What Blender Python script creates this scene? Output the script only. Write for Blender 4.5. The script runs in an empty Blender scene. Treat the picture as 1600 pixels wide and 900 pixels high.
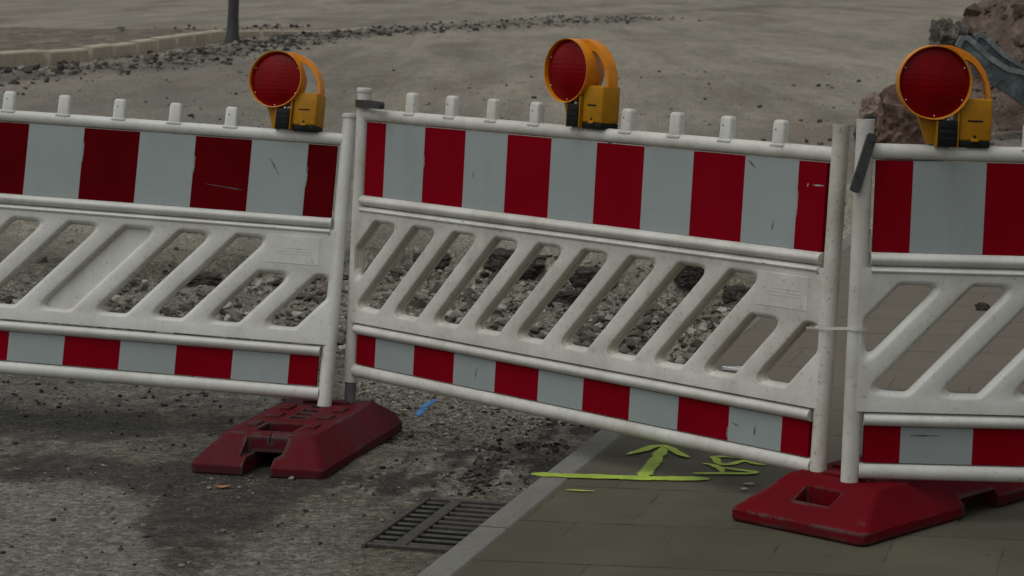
import bpy, bmesh, math, random
import numpy as np
from mathutils import Vector, Matrix, noise
from mathutils.geometry import intersect_line_line_2d

random.seed(7)
R = math.radians
scene = bpy.context.scene
col = scene.collection

GS = 0.045            # the whole street climbs gently to the right
RO = -0.088           # the road lies this much below the pavement


def plane(x, off=0.0):
    return GS * x + off


# ------------------------------------------------------------------ materials
def new_mat(name):
    m = bpy.data.materials.new(name)
    m.use_nodes = True
    nt = m.node_tree
    b = nt.nodes['Principled BSDF']
    return m, nt, b


def N(nt, t, **kw):
    n = nt.nodes.new(t)
    for k, v in kw.items():
        if k in n.inputs:
            n.inputs[k].default_value = v
        else:
            setattr(n, k, v)
    return n


def L(nt, a, b):
    nt.links.new(a, b)


def ramp(nt, fac, stops):
    r = nt.nodes.new('ShaderNodeValToRGB')
    e = r.color_ramp.elements
    e[0].position, e[0].color = stops[0][0], c4(stops[0][1])
    e[1].position, e[1].color = stops[1][0], c4(stops[1][1])
    for p, c in stops[2:]:
        k = e.new(p)
        k.color = c4(c)
    L(nt, fac, r.inputs[0])
    return r.outputs[0]


def c4(c):
    if isinstance(c, (int, float)):
        return (c, c, c, 1)
    return (*c, 1) if len(c) == 3 else c


def mix(nt, fac, a, b, mode='MIX'):
    m = nt.nodes.new('ShaderNodeMix')
    m.data_type = 'RGBA'
    m.blend_type = mode
    for k, v in ((0, fac), (6, a), (7, b)):
        s = m.inputs[k]
        if isinstance(v, (int, float)):
            s.default_value = v if k == 0 else c4(v)
        elif isinstance(v, tuple):
            s.default_value = c4(v)
        else:
            L(nt, v, s)
    return m.outputs[2]


def math_(nt, op, a, b=None, c=None, clamp=False):
    m = nt.nodes.new('ShaderNodeMath')
    m.operation = op
    m.use_clamp = clamp
    for i, v in enumerate((a, b, c)):
        if v is None:
            continue
        if isinstance(v, (int, float)):
            m.inputs[i].default_value = v
        else:
            L(nt, v, m.inputs[i])
    return m.outputs[0]


def pos(nt, scale=(1, 1, 1), obj=True, rot=(0, 0, 0)):
    t = nt.nodes.new('ShaderNodeTexCoord') if obj else nt.nodes.new('ShaderNodeNewGeometry')
    mp = nt.nodes.new('ShaderNodeMapping')
    mp.inputs['Scale'].default_value = scale
    mp.inputs['Rotation'].default_value = rot
    L(nt, t.outputs['Object' if obj else 'Position'], mp.inputs[0])
    return mp.outputs[0]


def noise_(nt, vec, scale, detail=4, rough=0.55, dist=0.0):
    n = N(nt, 'ShaderNodeTexNoise', Scale=scale, Detail=detail, Roughness=rough, Distortion=dist)
    L(nt, vec, n.inputs['Vector'])
    return n.outputs['Fac']


def voro(nt, vec, scale, feature='F1', out='Distance', rnd=1.0):
    n = N(nt, 'ShaderNodeTexVoronoi', Scale=scale, Randomness=rnd)
    n.feature = feature
    L(nt, vec, n.inputs['Vector'])
    return n.outputs[out]


def bump(nt, b, h, strength=0.3, dist=0.01, prev=None):
    n = N(nt, 'ShaderNodeBump', Strength=strength, Distance=dist)
    L(nt, h, n.inputs['Height'])
    if prev is not None:
        L(nt, prev, n.inputs['Normal'])
    L(nt, n.outputs[0], b.inputs['Normal'])
    return n.outputs[0]


def white_plastic(name, dirt, base=(0.60, 0.61, 0.575)):
    m, nt, b = new_mat(name)
    p = pos(nt)
    big = noise_(nt, p, 5.0, 6, 0.65)
    streak = noise_(nt, pos(nt, (17, 17, 2.2)), 1.0, 5, 0.6)
    fine = noise_(nt, p, 70.0, 4, 0.7)
    d1 = ramp(nt, big, [(0.40, 0), (0.70, 1)])
    d2 = ramp(nt, streak, [(0.48, 0), (0.8, 1)])
    d3 = ramp(nt, fine, [(0.58, 0), (0.70, 1)])
    c = mix(nt, math_(nt, 'MULTIPLY', d1, min(0.8, 0.42 * dirt)), base, (0.30, 0.27, 0.205))
    c = mix(nt, math_(nt, 'MULTIPLY', d2, 0.22 * dirt), c, (0.24, 0.21, 0.155))
    c = mix(nt, math_(nt, 'MULTIPLY', d3, 0.34 * dirt), c, (0.10, 0.09, 0.07))
    # scuffs: few short dark marks
    sc = voro(nt, pos(nt, (9, 9, 22), rot=(0, R(35), 0)), 1.0)
    d4 = ramp(nt, sc, [(0.035, 1), (0.07, 0)])
    c = mix(nt, math_(nt, 'MULTIPLY', d4, min(1, 0.7 * dirt)), c, (0.05, 0.05, 0.045))
    L(nt, c, b.inputs['Base Color'])
    b.inputs['Roughness'].default_value = 0.42
    bump(nt, b, noise_(nt, p, 45.0, 4), 0.12, 0.004)
    return m


def sheeting(name, base, dark, marks, spec=0.25, rough=0.45):
    m, nt, b = new_mat(name)
    p = pos(nt)
    cloud = noise_(nt, p, 3.0, 5, 0.6)
    c = mix(nt, ramp(nt, cloud, [(0.35, 0), (0.75, 1)]), base, dark)
    # hexagonal-cell sheeting, hardly visible
    sp = noise_(nt, p, 220.0, 2)
    c = mix(nt, math_(nt, 'MULTIPLY', ramp(nt, sp, [(0.45, 0), (0.75, 1)]), 0.12), c, (0.02, 0.02, 0.02))
    # greasy smears that run down, chips and specks
    sm = noise_(nt, pos(nt, (7, 7, 1.6)), 1.0, 6, 0.7)
    c = mix(nt, math_(nt, 'MULTIPLY', ramp(nt, sm, [(0.52, 0), (0.75, 1)]), 0.22), c, tuple(0.4 * v_ for v_ in base))
    spot = voro(nt, pos(nt, (7, 7, 4)), 1.0)
    c = mix(nt, math_(nt, 'MULTIPLY', ramp(nt, spot, [(0.022, 1), (0.04, 0)]), marks), c, (0.05, 0.055, 0.05))
    L(nt, c, b.inputs['Base Color'])
    b.inputs['Roughness'].default_value = rough
    b.inputs['Specular IOR Level'].default_value = spec
    bump(nt, b, noise_(nt, p, 9.0, 3), 0.08, 0.004)
    return m


def plain(name, colr, rough=0.5, var=0.25, scale=40, metal=0.0, bmp=0.15, spec=0.5):
    m, nt, b = new_mat(name)
    p = pos(nt)
    n = noise_(nt, p, scale, 5, 0.65)
    d = tuple(x * (1 - var) for x in colr)
    l = tuple(min(1, x * (1 + var)) for x in colr)
    L(nt, ramp(nt, n, [(0.3, d), (0.7, l)]), b.inputs['Base Color'])
    b.inputs['Roughness'].default_value = rough
    b.inputs['Metallic'].default_value = metal
    b.inputs['Specular IOR Level'].default_value = spec
    bump(nt, b, n, bmp, 0.003)
    return m


def lens_mat():
    m, nt, b = new_mat('red_lens')
    p = pos(nt)
    n = noise_(nt, p, 12, 3)
    L(nt, ramp(nt, n, [(0.3, (0.13, 0.0004, 0.002)), (0.7, (0.19, 0.0006, 0.003))]), b.inputs['Base Color'])
    b.inputs['Roughness'].default_value = 0.25
    b.inputs['Specular IOR Level'].default_value = 0.10
    w = N(nt, 'ShaderNodeTexWave', Scale=22.0, Distortion=0.0)
    w.bands_direction = 'X'
    L(nt, p, w.inputs['Vector'])
    w2 = N(nt, 'ShaderNodeTexWave', Scale=22.0, Distortion=0.0)
    w2.bands_direction = 'Z'
    L(nt, p, w2.inputs['Vector'])
    h = math_(nt, 'ADD', w.outputs['Fac'], w2.outputs['Fac'])
    bump(nt, b, h, 0.12, 0.0015)
    base = b.inputs['Base Color'].links[0].from_socket
    L(nt, mix(nt, 1.0, base, ramp(nt, h, [(0.15, 0.87), (0.9, 1.06)]), 'MULTIPLY'), b.inputs['Base Color'])
    return m


def plate_mat(name, base, worn, dust):
    m, nt, b = new_mat(name)
    p = pos(nt)
    n = noise_(nt, p, 6, 6, 0.65)
    f = noise_(nt, p, 60, 5, 0.7)
    c = mix(nt, ramp(nt, n, [(0.35, 0), (0.7, 1)]), base, tuple(x * 0.72 for x in base))
    c = mix(nt, math_(nt, 'MULTIPLY', ramp(nt, n, [(0.4, 0), (0.75, 1)]), dust), c, (0.085, 0.052, 0.045))
    c = mix(nt, math_(nt, 'MULTIPLY', ramp(nt, f, [(0.6, 0), (0.78, 1)]), 0.45), c, (0.06, 0.03, 0.03))
    # edges rubbed down to the grey core
    bv = N(nt, 'ShaderNodeBevel', samples=4)
    bv.inputs['Radius'].default_value = 0.020
    ge = nt.nodes.new('ShaderNodeNewGeometry')
    vm = nt.nodes.new('ShaderNodeVectorMath')
    vm.operation = 'DOT_PRODUCT'
    L(nt, bv.outputs[0], vm.inputs[0])
    L(nt, ge.outputs['Normal'], vm.inputs[1])
    edge = math_(nt, 'SUBTRACT', 1.0, vm.outputs['Value'])
    e = math_(nt, 'ADD', math_(nt, 'MULTIPLY', edge, 2.2), math_(nt, 'MULTIPLY', math_(nt, 'SUBTRACT', noise_(nt, p, 4.5, 5, 0.75), 0.545), 5.0))
    wear = ramp(nt, e, [(0.10, 0), (0.22, 1)])
    hasedge = ramp(nt, edge, [(0.0015, 0), (0.008, 1)])
    c = mix(nt, math_(nt, 'MULTIPLY', math_(nt, 'MULTIPLY', wear, hasedge), worn), c, (0.070, 0.062, 0.057))
    # dirt splashed up from the ground
    sep = nt.nodes.new('ShaderNodeSeparateXYZ')
    L(nt, p, sep.inputs[0])
    low = math_(nt, 'SUBTRACT', math_(nt, 'MULTIPLY', n, 0.06), sep.outputs['Z'])
    c = mix(nt, ramp(nt, low, [(0.0, 0), (0.025, 0.55)]), c, (0.035, 0.026, 0.022))
    L(nt, c, b.inputs['Base Color'])
    b.inputs['Roughness'].default_value = 0.65
    b.inputs['Specular IOR Level'].default_value = 0.07
    bn = N(nt, 'ShaderNodeBump', Strength=0.25, Distance=0.004)
    L(nt, f, bn.inputs['Height'])
    bv2 = N(nt, 'ShaderNodeBevel', samples=4)
    bv2.inputs['Radius'].default_value = 0.007
    L(nt, bv2.outputs[0], bn.inputs['Normal'])
    L(nt, bn.outputs[0], b.inputs['Normal'])
    return m


def stone_mat(name, stops, dust=None):
    m, nt, b = new_mat(name)
    ge = nt.nodes.new('ShaderNodeNewGeometry')
    c = ramp(nt, ge.outputs['Random Per Island'], stops)
    p = pos(nt)
    n = noise_(nt, p, 60, 5, 0.7)
    c = mix(nt, math_(nt, 'MULTIPLY', n, 0.6), c, tuple(0.45 * x for x in stops[0][1]))
    L(nt, c, b.inputs['Base Color'])
    b.inputs['Roughness'].default_value = 0.85
    b.inputs['Specular IOR Level'].default_value = 0.25
    bump(nt, b, n, 0.5, 0.006)
    return m


def rock_mat(name, a, c2, dust, scale=7):
    m, nt, b = new_mat(name)
    p = pos(nt)
    n = noise_(nt, p, scale, 8, 0.7, 0.4)
    f = noise_(nt, p, scale * 8, 5, 0.7)
    c = ramp(nt, n, [(0.30, a), (0.52, c2), (0.72, dust)])
    c = mix(nt, math_(nt, 'MULTIPLY', ramp(nt, f, [(0.45, 0), (0.75, 1)]), 0.6), c, tuple(0.35 * x for x in a))
    L(nt, c, b.inputs['Base Color'])
    b.inputs['Roughness'].default_value = 0.9
    b.inputs['Specular IOR Level'].default_value = 0.2
    pv = bump(nt, b, f, 0.6, 0.02)
    bump(nt, b, n, 0.8, 0.08, pv)
    return m


def attr(nt, name):
    a = nt.nodes.new('ShaderNodeAttribute')
    a.attribute_name = name
    return a.outputs['Fac']


def road_mat():
    m, nt, b = new_mat('worn_road')
    p = pos(nt, obj=False)
    n1 = noise_(nt, p, 2.2, 7, 0.62, 0.3)
    n2 = noise_(nt, p, 14, 6, 0.68, 0.2)
    n3 = noise_(nt, p, 90, 5, 0.75)
    n4 = noise_(nt, p, 260, 3, 0.7)
    # worn asphalt
    asph = ramp(nt, n2, [(0.30, (0.030, 0.028, 0.022)), (0.48, (0.068, 0.064, 0.050)), (0.64, (0.165, 0.153, 0.118))])
    asph = mix(nt, math_(nt, 'MULTIPLY', ramp(nt, n1, [(0.40, 0), (0.66, 1)]), 0.72), asph, (0.180, 0.165, 0.124))
    light = ramp(nt, n2, [(0.3, (0.120, 0.115, 0.100)), (0.66, (0.235, 0.227, 0.198))])
    c = mix(nt, attr(nt, 'light'), asph, light)
    wet = ramp(nt, n2, [(0.3, (0.018, 0.017, 0.014)), (0.68, (0.048, 0.045, 0.037))])
    c = mix(nt, attr(nt, 'dark'), c, wet)
    grav = ramp(nt, n3, [(0.30, (0.060, 0.053, 0.040)), (0.50, (0.20, 0.185, 0.15)), (0.68, (0.42, 0.39, 0.33))])
    c = mix(nt, attr(nt, 'gravel'), c, grav)
    soil = ramp(nt, n3, [(0.3, (0.022, 0.020, 0.016)), (0.7, (0.070, 0.062, 0.050))])
    c = mix(nt, attr(nt, 'soil'), c, soil)
    # far, dusty roadway: pale tan with long streaks along the street
    rz = (0, 0, R(14))
    s0 = noise_(nt, pos(nt, (0.33, 0.060, 1), obj=False, rot=rz), 1.0, 10, 0.66, 0.5)
    s1 = noise_(nt, pos(nt, (1.3, 0.26, 1), obj=False, rot=rz), 1.0, 10, 0.72, 0.4)
    s3 = noise_(nt, pos(nt, (5.5, 1.0, 1), obj=False, rot=rz), 1.0, 9, 0.78, 0.2)
    s4 = noise_(nt, pos(nt, (22, 3.2, 1), obj=False, rot=rz), 1.0, 8, 0.85)
    tr = noise_(nt, pos(nt, (1.5, 0.05, 1), obj=False, rot=rz), 1.0, 6, 0.65, 0.2)
    sand = ramp(nt, s0, [(0.36, (0.195, 0.176, 0.138)), (0.48, (0.305, 0.283, 0.222)), (0.62, (0.395, 0.366, 0.290))])
    sand = mix(nt, math_(nt, 'MULTIPLY', ramp(nt, s1, [(0.52, 0), (0.68, 1)]), 0.50), sand, (0.135, 0.126, 0.106))
    sand = mix(nt, math_(nt, 'MULTIPLY', ramp(nt, s1, [(0.32, 1), (0.45, 0)]), 0.35), sand, (0.46, 0.43, 0.345))
    sand = mix(nt, math_(nt, 'MULTIPLY', ramp(nt, tr, [(0.50, 0), (0.60, 1)]), 0.30), sand, (0.155, 0.142, 0.115))
    sand = mix(nt, math_(nt, 'MULTIPLY', ramp(nt, s3, [(0.36, 1), (0.50, 0)]), 0.40), sand, (0.110, 0.100, 0.078))
    sand = mix(nt, math_(nt, 'MULTIPLY', ramp(nt, s3, [(0.55, 0), (0.68, 1)]), 0.30), sand, (0.52, 0.485, 0.39))
    sand = mix(nt, math_(nt, 'MULTIPLY', ramp(nt, s4, [(0.36, 1), (0.48, 0)]), 0.45), sand, (0.115, 0.103, 0.08))
    s5 = noise_(nt, pos(nt, (60, 9, 1), obj=False, rot=rz), 1.0, 6, 0.85)
    sand = mix(nt, 0.8, sand, mix(nt, 1.0, sand, ramp(nt, s5, [(0.36, 0.35), (0.5, 1.0), (0.64, 1.6)]), 'MULTIPLY'))
    sand = mix(nt, math_(nt, 'MULTIPLY', ramp(nt, noise_(nt, pos(nt, (0.7, 0.12, 1), obj=False, rot=rz), 1.0, 5, 0.6, 0.5), [(0.55, 0), (0.66, 1)]), 0.4), sand, (0.27, 0.195, 0.145))
    sand = mix(nt, 1.0, sand, (0.80, 0.80, 0.79), 'MULTIPLY')
    c = mix(nt, attr(nt, 'sand'), c, sand)
    # grains: pale and dark aggregate
    v = voro(nt, p, 75, out='Color')
    sv = nt.nodes.new('ShaderNodeSeparateColor')
    L(nt, v, sv.inputs[0])
    vd = voro(nt, p, 75)
    grain = math_(nt, 'MULTIPLY', ramp(nt, sv.outputs[0], [(0.70, 0), (0.80, 1)]), ramp(nt, vd, [(0.22, 1), (0.42, 0)]))
    c = mix(nt, math_(nt, 'MULTIPLY', math_(nt, 'MULTIPLY', grain, 0.62), ramp(nt, n1, [(0.35, 0.35), (0.6, 1)])), c, (0.34, 0.32, 0.265))
    graind = math_(nt, 'MULTIPLY', ramp(nt, sv.outputs[1], [(0.72, 0), (0.76, 1)]), ramp(nt, vd, [(0.25, 1), (0.5, 0)]))
    c = mix(nt, math_(nt, 'MULTIPLY', graind, 0.55), c, (0.018, 0.017, 0.015))
    c = mix(nt, math_(nt, 'MULTIPLY', ramp(nt, n4, [(0.42, 0), (0.7, 1)]), 0.35), c, (0.02, 0.018, 0.015))
    ag = nt.nodes.new('ShaderNodeSeparateColor')
    L(nt, voro(nt, p, 62, out='Color'), ag.inputs[0])
    agm = ramp(nt, ag.outputs[0], [(0.0, 0.52), (0.55, 0.95), (1.0, 1.6)])
    ag2 = ramp(nt, n3, [(0.30, 0.55), (0.5, 1.0), (0.70, 1.5)])
    c = mix(nt, 0.75, c, mix(nt, 1.0, c, agm, 'MULTIPLY'))
    c = mix(nt, 0.75, c, mix(nt, 1.0, c, ag2, 'MULTIPLY'))
    L(nt, c, b.inputs['Base Color'])
    rgh = math_(nt, 'SUBTRACT', 0.88, math_(nt, 'MULTIPLY', attr(nt, 'dark'), 0.2))
    L(nt, rgh, b.inputs['Roughness'])
    b.inputs['Specular IOR Level'].default_value = 0.25
    near = math_(nt, 'SUBTRACT', 1.0, math_(nt, 'MULTIPLY', attr(nt, 'sand'), 0.85))
    pv = None
    for h_, st, ds in ((n3, 0.7, 0.012), (vd, 0.35, 0.006), (n2, 0.5, 0.03)):
        pv = bump(nt, b, h_, st, ds, pv)
        L(nt, math_(nt, 'MULTIPLY', near, st), pv.node.inputs['Strength'])
    return m


def slab_mat():
    m, nt, b = new_mat('pavement_slabs')
    ge = nt.nodes.new('ShaderNodeNewGeometry')
    sep = nt.nodes.new('ShaderNodeSeparateXYZ')
    L(nt, ge.outputs['Position'], sep.inputs[0])
    X, Y = sep.outputs[0], sep.outputs[1]
    p = pos(nt, obj=False)
    row = math_(nt, 'DIVIDE', math_(nt, 'ADD', math_(nt, 'SUBTRACT', Y, 6.275), math_(nt, 'MULTIPLY', X, 0.14)), 0.457)
    ri = math_(nt, 'FLOOR', row)
    rf = math_(nt, 'FRACT', row)
    stag = math_(nt, 'MULTIPLY', ri, 0.5)
    colc = math_(nt, 'ADD', math_(nt, 'DIVIDE', math_(nt, 'ADD', math_(nt, 'SUBTRACT', X, math_(nt, 'MULTIPLY', Y, 0.276)), 1.36), 0.30), stag)
    ci = math_(nt, 'FLOOR', colc)
    cf = math_(nt, 'FRACT', colc)
    wob = math_(nt, 'MULTIPLY', math_(nt, 'SUBTRACT', noise_(nt, p, 18, 4), 0.5), 0.016)

    def edge(fr, size):
        d = math_(nt, 'MULTIPLY', math_(nt, 'MINIMUM', fr, math_(nt, 'SUBTRACT', 1.0, fr)), size)
        return math_(nt, 'ADD', d, wob)
    dr = edge(rf, 0.457)
    dc = math_(nt, 'ADD', edge(cf, 0.30), 0.0022)
    broken = noise_(nt, p, 3.5, 5, 0.7)
    jr = math_(nt, 'MULTIPLY', ramp(nt, dr, [(0.0012, 1), (0.0050, 0)]), ramp(nt, broken, [(0.36, 0.5), (0.50, 1)]))
    jc = math_(nt, 'MULTIPLY', ramp(nt, dc, [(0.0012, 1), (0.0050, 0)]), ramp(nt, broken, [(0.46, 0.06), (0.58, 0.85)]))
    joint = math_(nt, 'MAXIMUM', jr, jc)
    cv = nt.nodes.new('ShaderNodeCombineXYZ')
    L(nt, ri, cv.inputs[0])
    L(nt, ci, cv.inputs[1])
    wn = nt.nodes.new('ShaderNodeTexWhiteNoise')
    wn.noise_dimensions = '2D'
    L(nt, cv.outputs[0], wn.inputs['Vector'])
    n1 = noise_(nt, p, 2.4, 6, 0.6, 0.3)
    n2 = noise_(nt, p, 60, 5, 0.7)
    n3 = noise_(nt, p, 300, 3, 0.7)
    tone = math_(nt, 'ADD', math_(nt, 'MULTIPLY', wn.outputs['Value'], 0.22), math_(nt, 'MULTIPLY', n1, 0.9))
    c = ramp(nt, tone, [(0.30, (0.054, 0.050, 0.031)), (0.56, (0.072, 0.067, 0.043)), (0.85, (0.100, 0.093, 0.062))])
    c = mix(nt, math_(nt, 'MULTIPLY', ramp(nt, n2, [(0.45, 0), (0.75, 1)]), 0.35), c, (0.055, 0.050, 0.040))
    c = mix(nt, math_(nt, 'MULTIPLY', ramp(nt, n3, [(0.5, 0), (0.75, 1)]), 0.3), c, (0.135, 0.126, 0.088))
    stn = ramp(nt, noise_(nt, p, 5.0, 5, 0.7, 0.8), [(0.58, 0), (0.72, 1)])
    c = mix(nt, math_(nt, 'MULTIPLY', stn, 0.35), c, (0.065, 0.058, 0.045))
    mr = nt.nodes.new('ShaderNodeMapRange')
    mr.interpolation_type = 'SMOOTHSTEP'
    mr.inputs['From Min'].default_value = 7.3
    mr.inputs['From Max'].default_value = 9.0
    L(nt, math_(nt, 'ADD', Y, math_(nt, 'MULTIPLY', n1, 0.5)), mr.inputs['Value'])
    c = mix(nt, math_(nt, 'MULTIPLY', mr.outputs[0], 0.72), c, (0.144, 0.127, 0.096))
    gum = voro(nt, p, 4.5)
    c = mix(nt, ramp(nt, gum, [(0.035, 0.7), (0.05, 0)]), c, (0.035, 0.032, 0.028))
    c = mix(nt, math_(nt, 'MULTIPLY', joint, 0.95), c, (0.022, 0.020, 0.016))
    L(nt, c, b.inputs['Base Color'])
    b.inputs['Roughness'].default_value = 0.8
    b.inputs['Specular IOR Level'].default_value = 0.3
    pv = bump(nt, b, n2, 0.25, 0.005)
    hj = math_(nt, 'SUBTRACT', 1.0, joint)
    bump(nt, b, hj, 0.6, 0.006, pv)
    return m


def kerb_mat(name, a, c2):
    m, nt, b = new_mat(name)
    p = pos(nt, obj=False)
    n1 = noise_(nt, p, 5, 6, 0.65)
    n2 = noise_(nt, p, 120, 4, 0.75)
    c = ramp(nt, n1, [(0.3, a), (0.7, c2)])
    c = mix(nt, math_(nt, 'MULTIPLY', ramp(nt, n2, [(0.45, 0), (0.7, 1)]), 0.6), c, tuple(x * 0.4 for x in a))
    c = mix(nt, math_(nt, 'MULTIPLY', ramp(nt, noise_(nt, p, 230, 3, 0.6), [(0.58, 0), (0.72, 1)]), 0.4), c, (0.34, 0.33, 0.31))
    L(nt, c, b.inputs['Base Color'])
    b.inputs['Roughness'].default_value = 0.82
    bump(nt, b, n2, 0.4, 0.005)
    return m


def spray_mat(name, colr, cover=0.55):
    m, nt, b = new_mat(name)
    p = pos(nt, obj=False)
    n = noise_(nt, p, 55, 5, 0.75)
    big = noise_(nt, p, 9, 3, 0.6)
    b.inputs['Base Color'].default_value = c4(colr)
    L(nt, ramp(nt, big, [(0.3, tuple(0.62 * x for x in colr)), (0.65, colr)]), b.inputs['Base Color'])
    a = math_(nt, 'ADD', n, math_(nt, 'MULTIPLY', math_(nt, 'MULTIPLY', attr(nt, 'core'), cover), ramp(nt, noise_(nt, p, 16, 4, 0.6), [(0.25, 0.62), (0.55, 1.0)])))
    L(nt, ramp(nt, a, [(0.58, 0), (0.90, 0.93)]), b.inputs['Alpha'])
    b.inputs['Roughness'].default_value = 0.7
    return m


M = dict(
    clean=white_plastic('white_plastic', 0.85, (0.62, 0.628, 0.590)),
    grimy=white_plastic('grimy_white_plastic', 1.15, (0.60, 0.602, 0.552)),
    filth_shade=white_plastic('filth_shade_plastic', 1.9, (0.575, 0.57, 0.505)),  # real dirt on a post; on slot walls it paints soft shade
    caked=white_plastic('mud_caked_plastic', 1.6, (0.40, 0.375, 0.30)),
    wsheet=sheeting('pale_sheeting', (0.300, 0.345, 0.335), (0.260, 0.300, 0.290), 1.0),
    rsheet=sheeting('red_sheeting', (0.215, 0.0008, 0.0080), (0.178, 0.0005, 0.006), 0.15, 0.02, 0.65),
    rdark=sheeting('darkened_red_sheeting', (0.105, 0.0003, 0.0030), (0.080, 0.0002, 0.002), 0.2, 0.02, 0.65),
    lens=lens_mat(),
    orange=plain('orange_plastic', (0.62, 0.215, 0.006), 0.42, 0.16, 25, bmp=0.05, spec=0.32),
    yellow=plain('yellow_plastic', (0.36, 0.165, 0.006), 0.45, 0.16, 30, bmp=0.06, spec=0.18),
    black=plain('black_plastic', (0.009, 0.010, 0.010), 0.55, 0.3, 40, spec=0.15),
    scuff=plain('rubbed_scuff', (0.06, 0.065, 0.06), 0.7, 0.4, 90),
    iron=plain('dark_steel', (0.050, 0.052, 0.050), 0.5, 0.4, 50, metal=0.3),
    cast=plain('cast_iron', (0.042, 0.039, 0.033), 0.7, 0.45, 45, bmp=0.4),
    pipe=plain('galvanised_pipe', (0.12, 0.125, 0.12), 0.5, 0.35, 30, metal=0.2),
    silver=plain('bright_screw', (0.55, 0.55, 0.55), 0.3, 0.1, 30, metal=0.6),
    whitebit=plain('white_scrap', (0.62, 0.64, 0.66), 0.5, 0.1, 30),
    pit=plain('drain_shaft', (0.010, 0.010, 0.009), 0.95, 0.2, 10),
    plate_dusty=plate_mat('dusty_maroon_rubber', (0.098, 0.0045, 0.010), 1.0, 0.30),
    plate_red=plate_mat('worn_red_rubber', (0.128, 0.0012, 0.006), 0.9, 0.05),
    gravel=stone_mat('gravel_stones', [(0.0, (0.060, 0.053, 0.040)), (0.40, (0.115, 0.104, 0.080)), (0.70, (0.23, 0.21, 0.168)), (0.95, (0.46, 0.44, 0.38))]),
    palegravel=stone_mat('pale_gravel_stones', [(0.0, (0.09, 0.08, 0.062)), (0.35, (0.22, 0.20, 0.16)), (0.75, (0.36, 0.335, 0.28)), (0.97, (0.52, 0.49, 0.42))]),
    clod=stone_mat('soil_clods', [(0.0, (0.020, 0.018, 0.015)), (0.6, (0.045, 0.040, 0.033)), (1.0, (0.10, 0.09, 0.075))]),
    grit=stone_mat('road_grit', [(0.0, (0.03, 0.028, 0.024)), (0.55, (0.10, 0.09, 0.075)), (0.9, (0.30, 0.28, 0.24))]),
    asphalt=rock_mat('broken_asphalt', (0.045, 0.041, 0.035), (0.085, 0.078, 0.066), (0.20, 0.18, 0.145), 9),
    redrock=rock_mat('reddish_rubble', (0.085, 0.050, 0.037), (0.17, 0.112, 0.085), (0.29, 0.215, 0.17), 4),
    pinkrock=rock_mat('pink_stone', (0.22, 0.165, 0.13), (0.30, 0.235, 0.19), (0.38, 0.31, 0.26), 5),
    greyrock=rock_mat('grey_rubble', (0.05, 0.047, 0.042), (0.135, 0.122, 0.105), (0.25, 0.225, 0.19), 5),
    earth=rock_mat('reddish_earth', (0.065, 0.046, 0.035), (0.14, 0.102, 0.078), (0.25, 0.19, 0.15), 4),
    rim=rock_mat('pale_steel_rim', (0.10, 0.12, 0.125), (0.22, 0.245, 0.25), (0.38, 0.40, 0.40), 5),
    bucket=rock_mat('dusty_blue_steel', (0.040, 0.052, 0.056), (0.095, 0.118, 0.125), (0.24, 0.265, 0.27), 3.0),
    road=road_mat(),
    slabs=slab_mat(),
    kerb=kerb_mat('kerb_granite', (0.128, 0.126, 0.108), (0.180, 0.178, 0.156)),
    farkerb=kerb_mat('dusty_kerb_stone', (0.40, 0.345, 0.255), (0.56, 0.49, 0.375)),
    farpave=rock_mat('dug_up_pavement', (0.055, 0.045, 0.034), (0.16, 0.138, 0.108), (0.36, 0.32, 0.26), 2.4),
    green=spray_mat('fluorescent_spray', (0.40, 0.56, 0.05), 0.85),
    blue=spray_mat('blue_spray', (0.05, 0.28, 0.72), 0.34),
    chalk=plain('pale_chip', (0.36, 0.34, 0.29), 0.8, 0.2, 60),
    leaf=plain('dry_leaf', (0.33, 0.15, 0.06), 0.7, 0.3, 60),
)


# ------------------------------------------------------------------ mesh helpers
def build(name, bm, mats, parent=None, smooth=40, loc=None):
    me = bpy.data.meshes.new(name)
    bmesh.ops.recalc_face_normals(bm, faces=bm.faces)
    bm.to_mesh(me)
    bm.free()
    for m in (mats if isinstance(mats, (list, tuple)) else [mats]):
        me.materials.append(m)
    if smooth:
        me.polygons.foreach_set('use_smooth', [True] * len(me.polygons))
        me.set_sharp_from_angle(angle=R(smooth))
    o = bpy.data.objects.new(name, me)
    col.objects.link(o)
    if parent:
        o.parent = parent
    if loc is not None:
        o.location = loc
    return o


def thing(name, label, cat, group=None, mat=None):
    o = bpy.data.objects.new(name, None)
    o.empty_display_size = 0.1
    col.objects.link(o)
    tag(o, label, cat, group)
    if mat is not None:
        o.matrix_world = mat
    return o


def tag(o, label=None, cat=None, group=None, kind=None):
    if label:
        o['label'] = label
    if cat:
        o['category'] = cat
    if group:
        o['group'] = group
    if kind:
        o['kind'] = kind
    return o


def loops(bm, rings, cap0=True, cap1=True, closed=True):
    vs = [[bm.verts.new(p) for p in r] for r in rings]
    n = len(vs[0])
    for a, b in zip(vs, vs[1:]):
        for i in range(n if closed else n - 1):
            j = (i + 1) % n
            bm.faces.new((a[i], a[j], b[j], b[i]))
    if cap0:
        bm.faces.new(list(reversed(vs[0])))
    if cap1:
        bm.faces.new(vs[-1])
    return vs


def prism_x(bm, sec, x0, x1):
    loops(bm, [[(x, y, z) for y, z in sec] for x in (x0, x1)])


def prism_y(bm, poly, y0, y1):
    loops(bm, [[(x, y, z) for x, z in poly] for y in (y0, y1)])


def ell(ry, rz, cy=0, cz=0, n=20):
    return [(cy + ry * math.cos(2 * math.pi * i / n), cz + rz * math.sin(2 * math.pi * i / n)) for i in range(n)]


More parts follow.
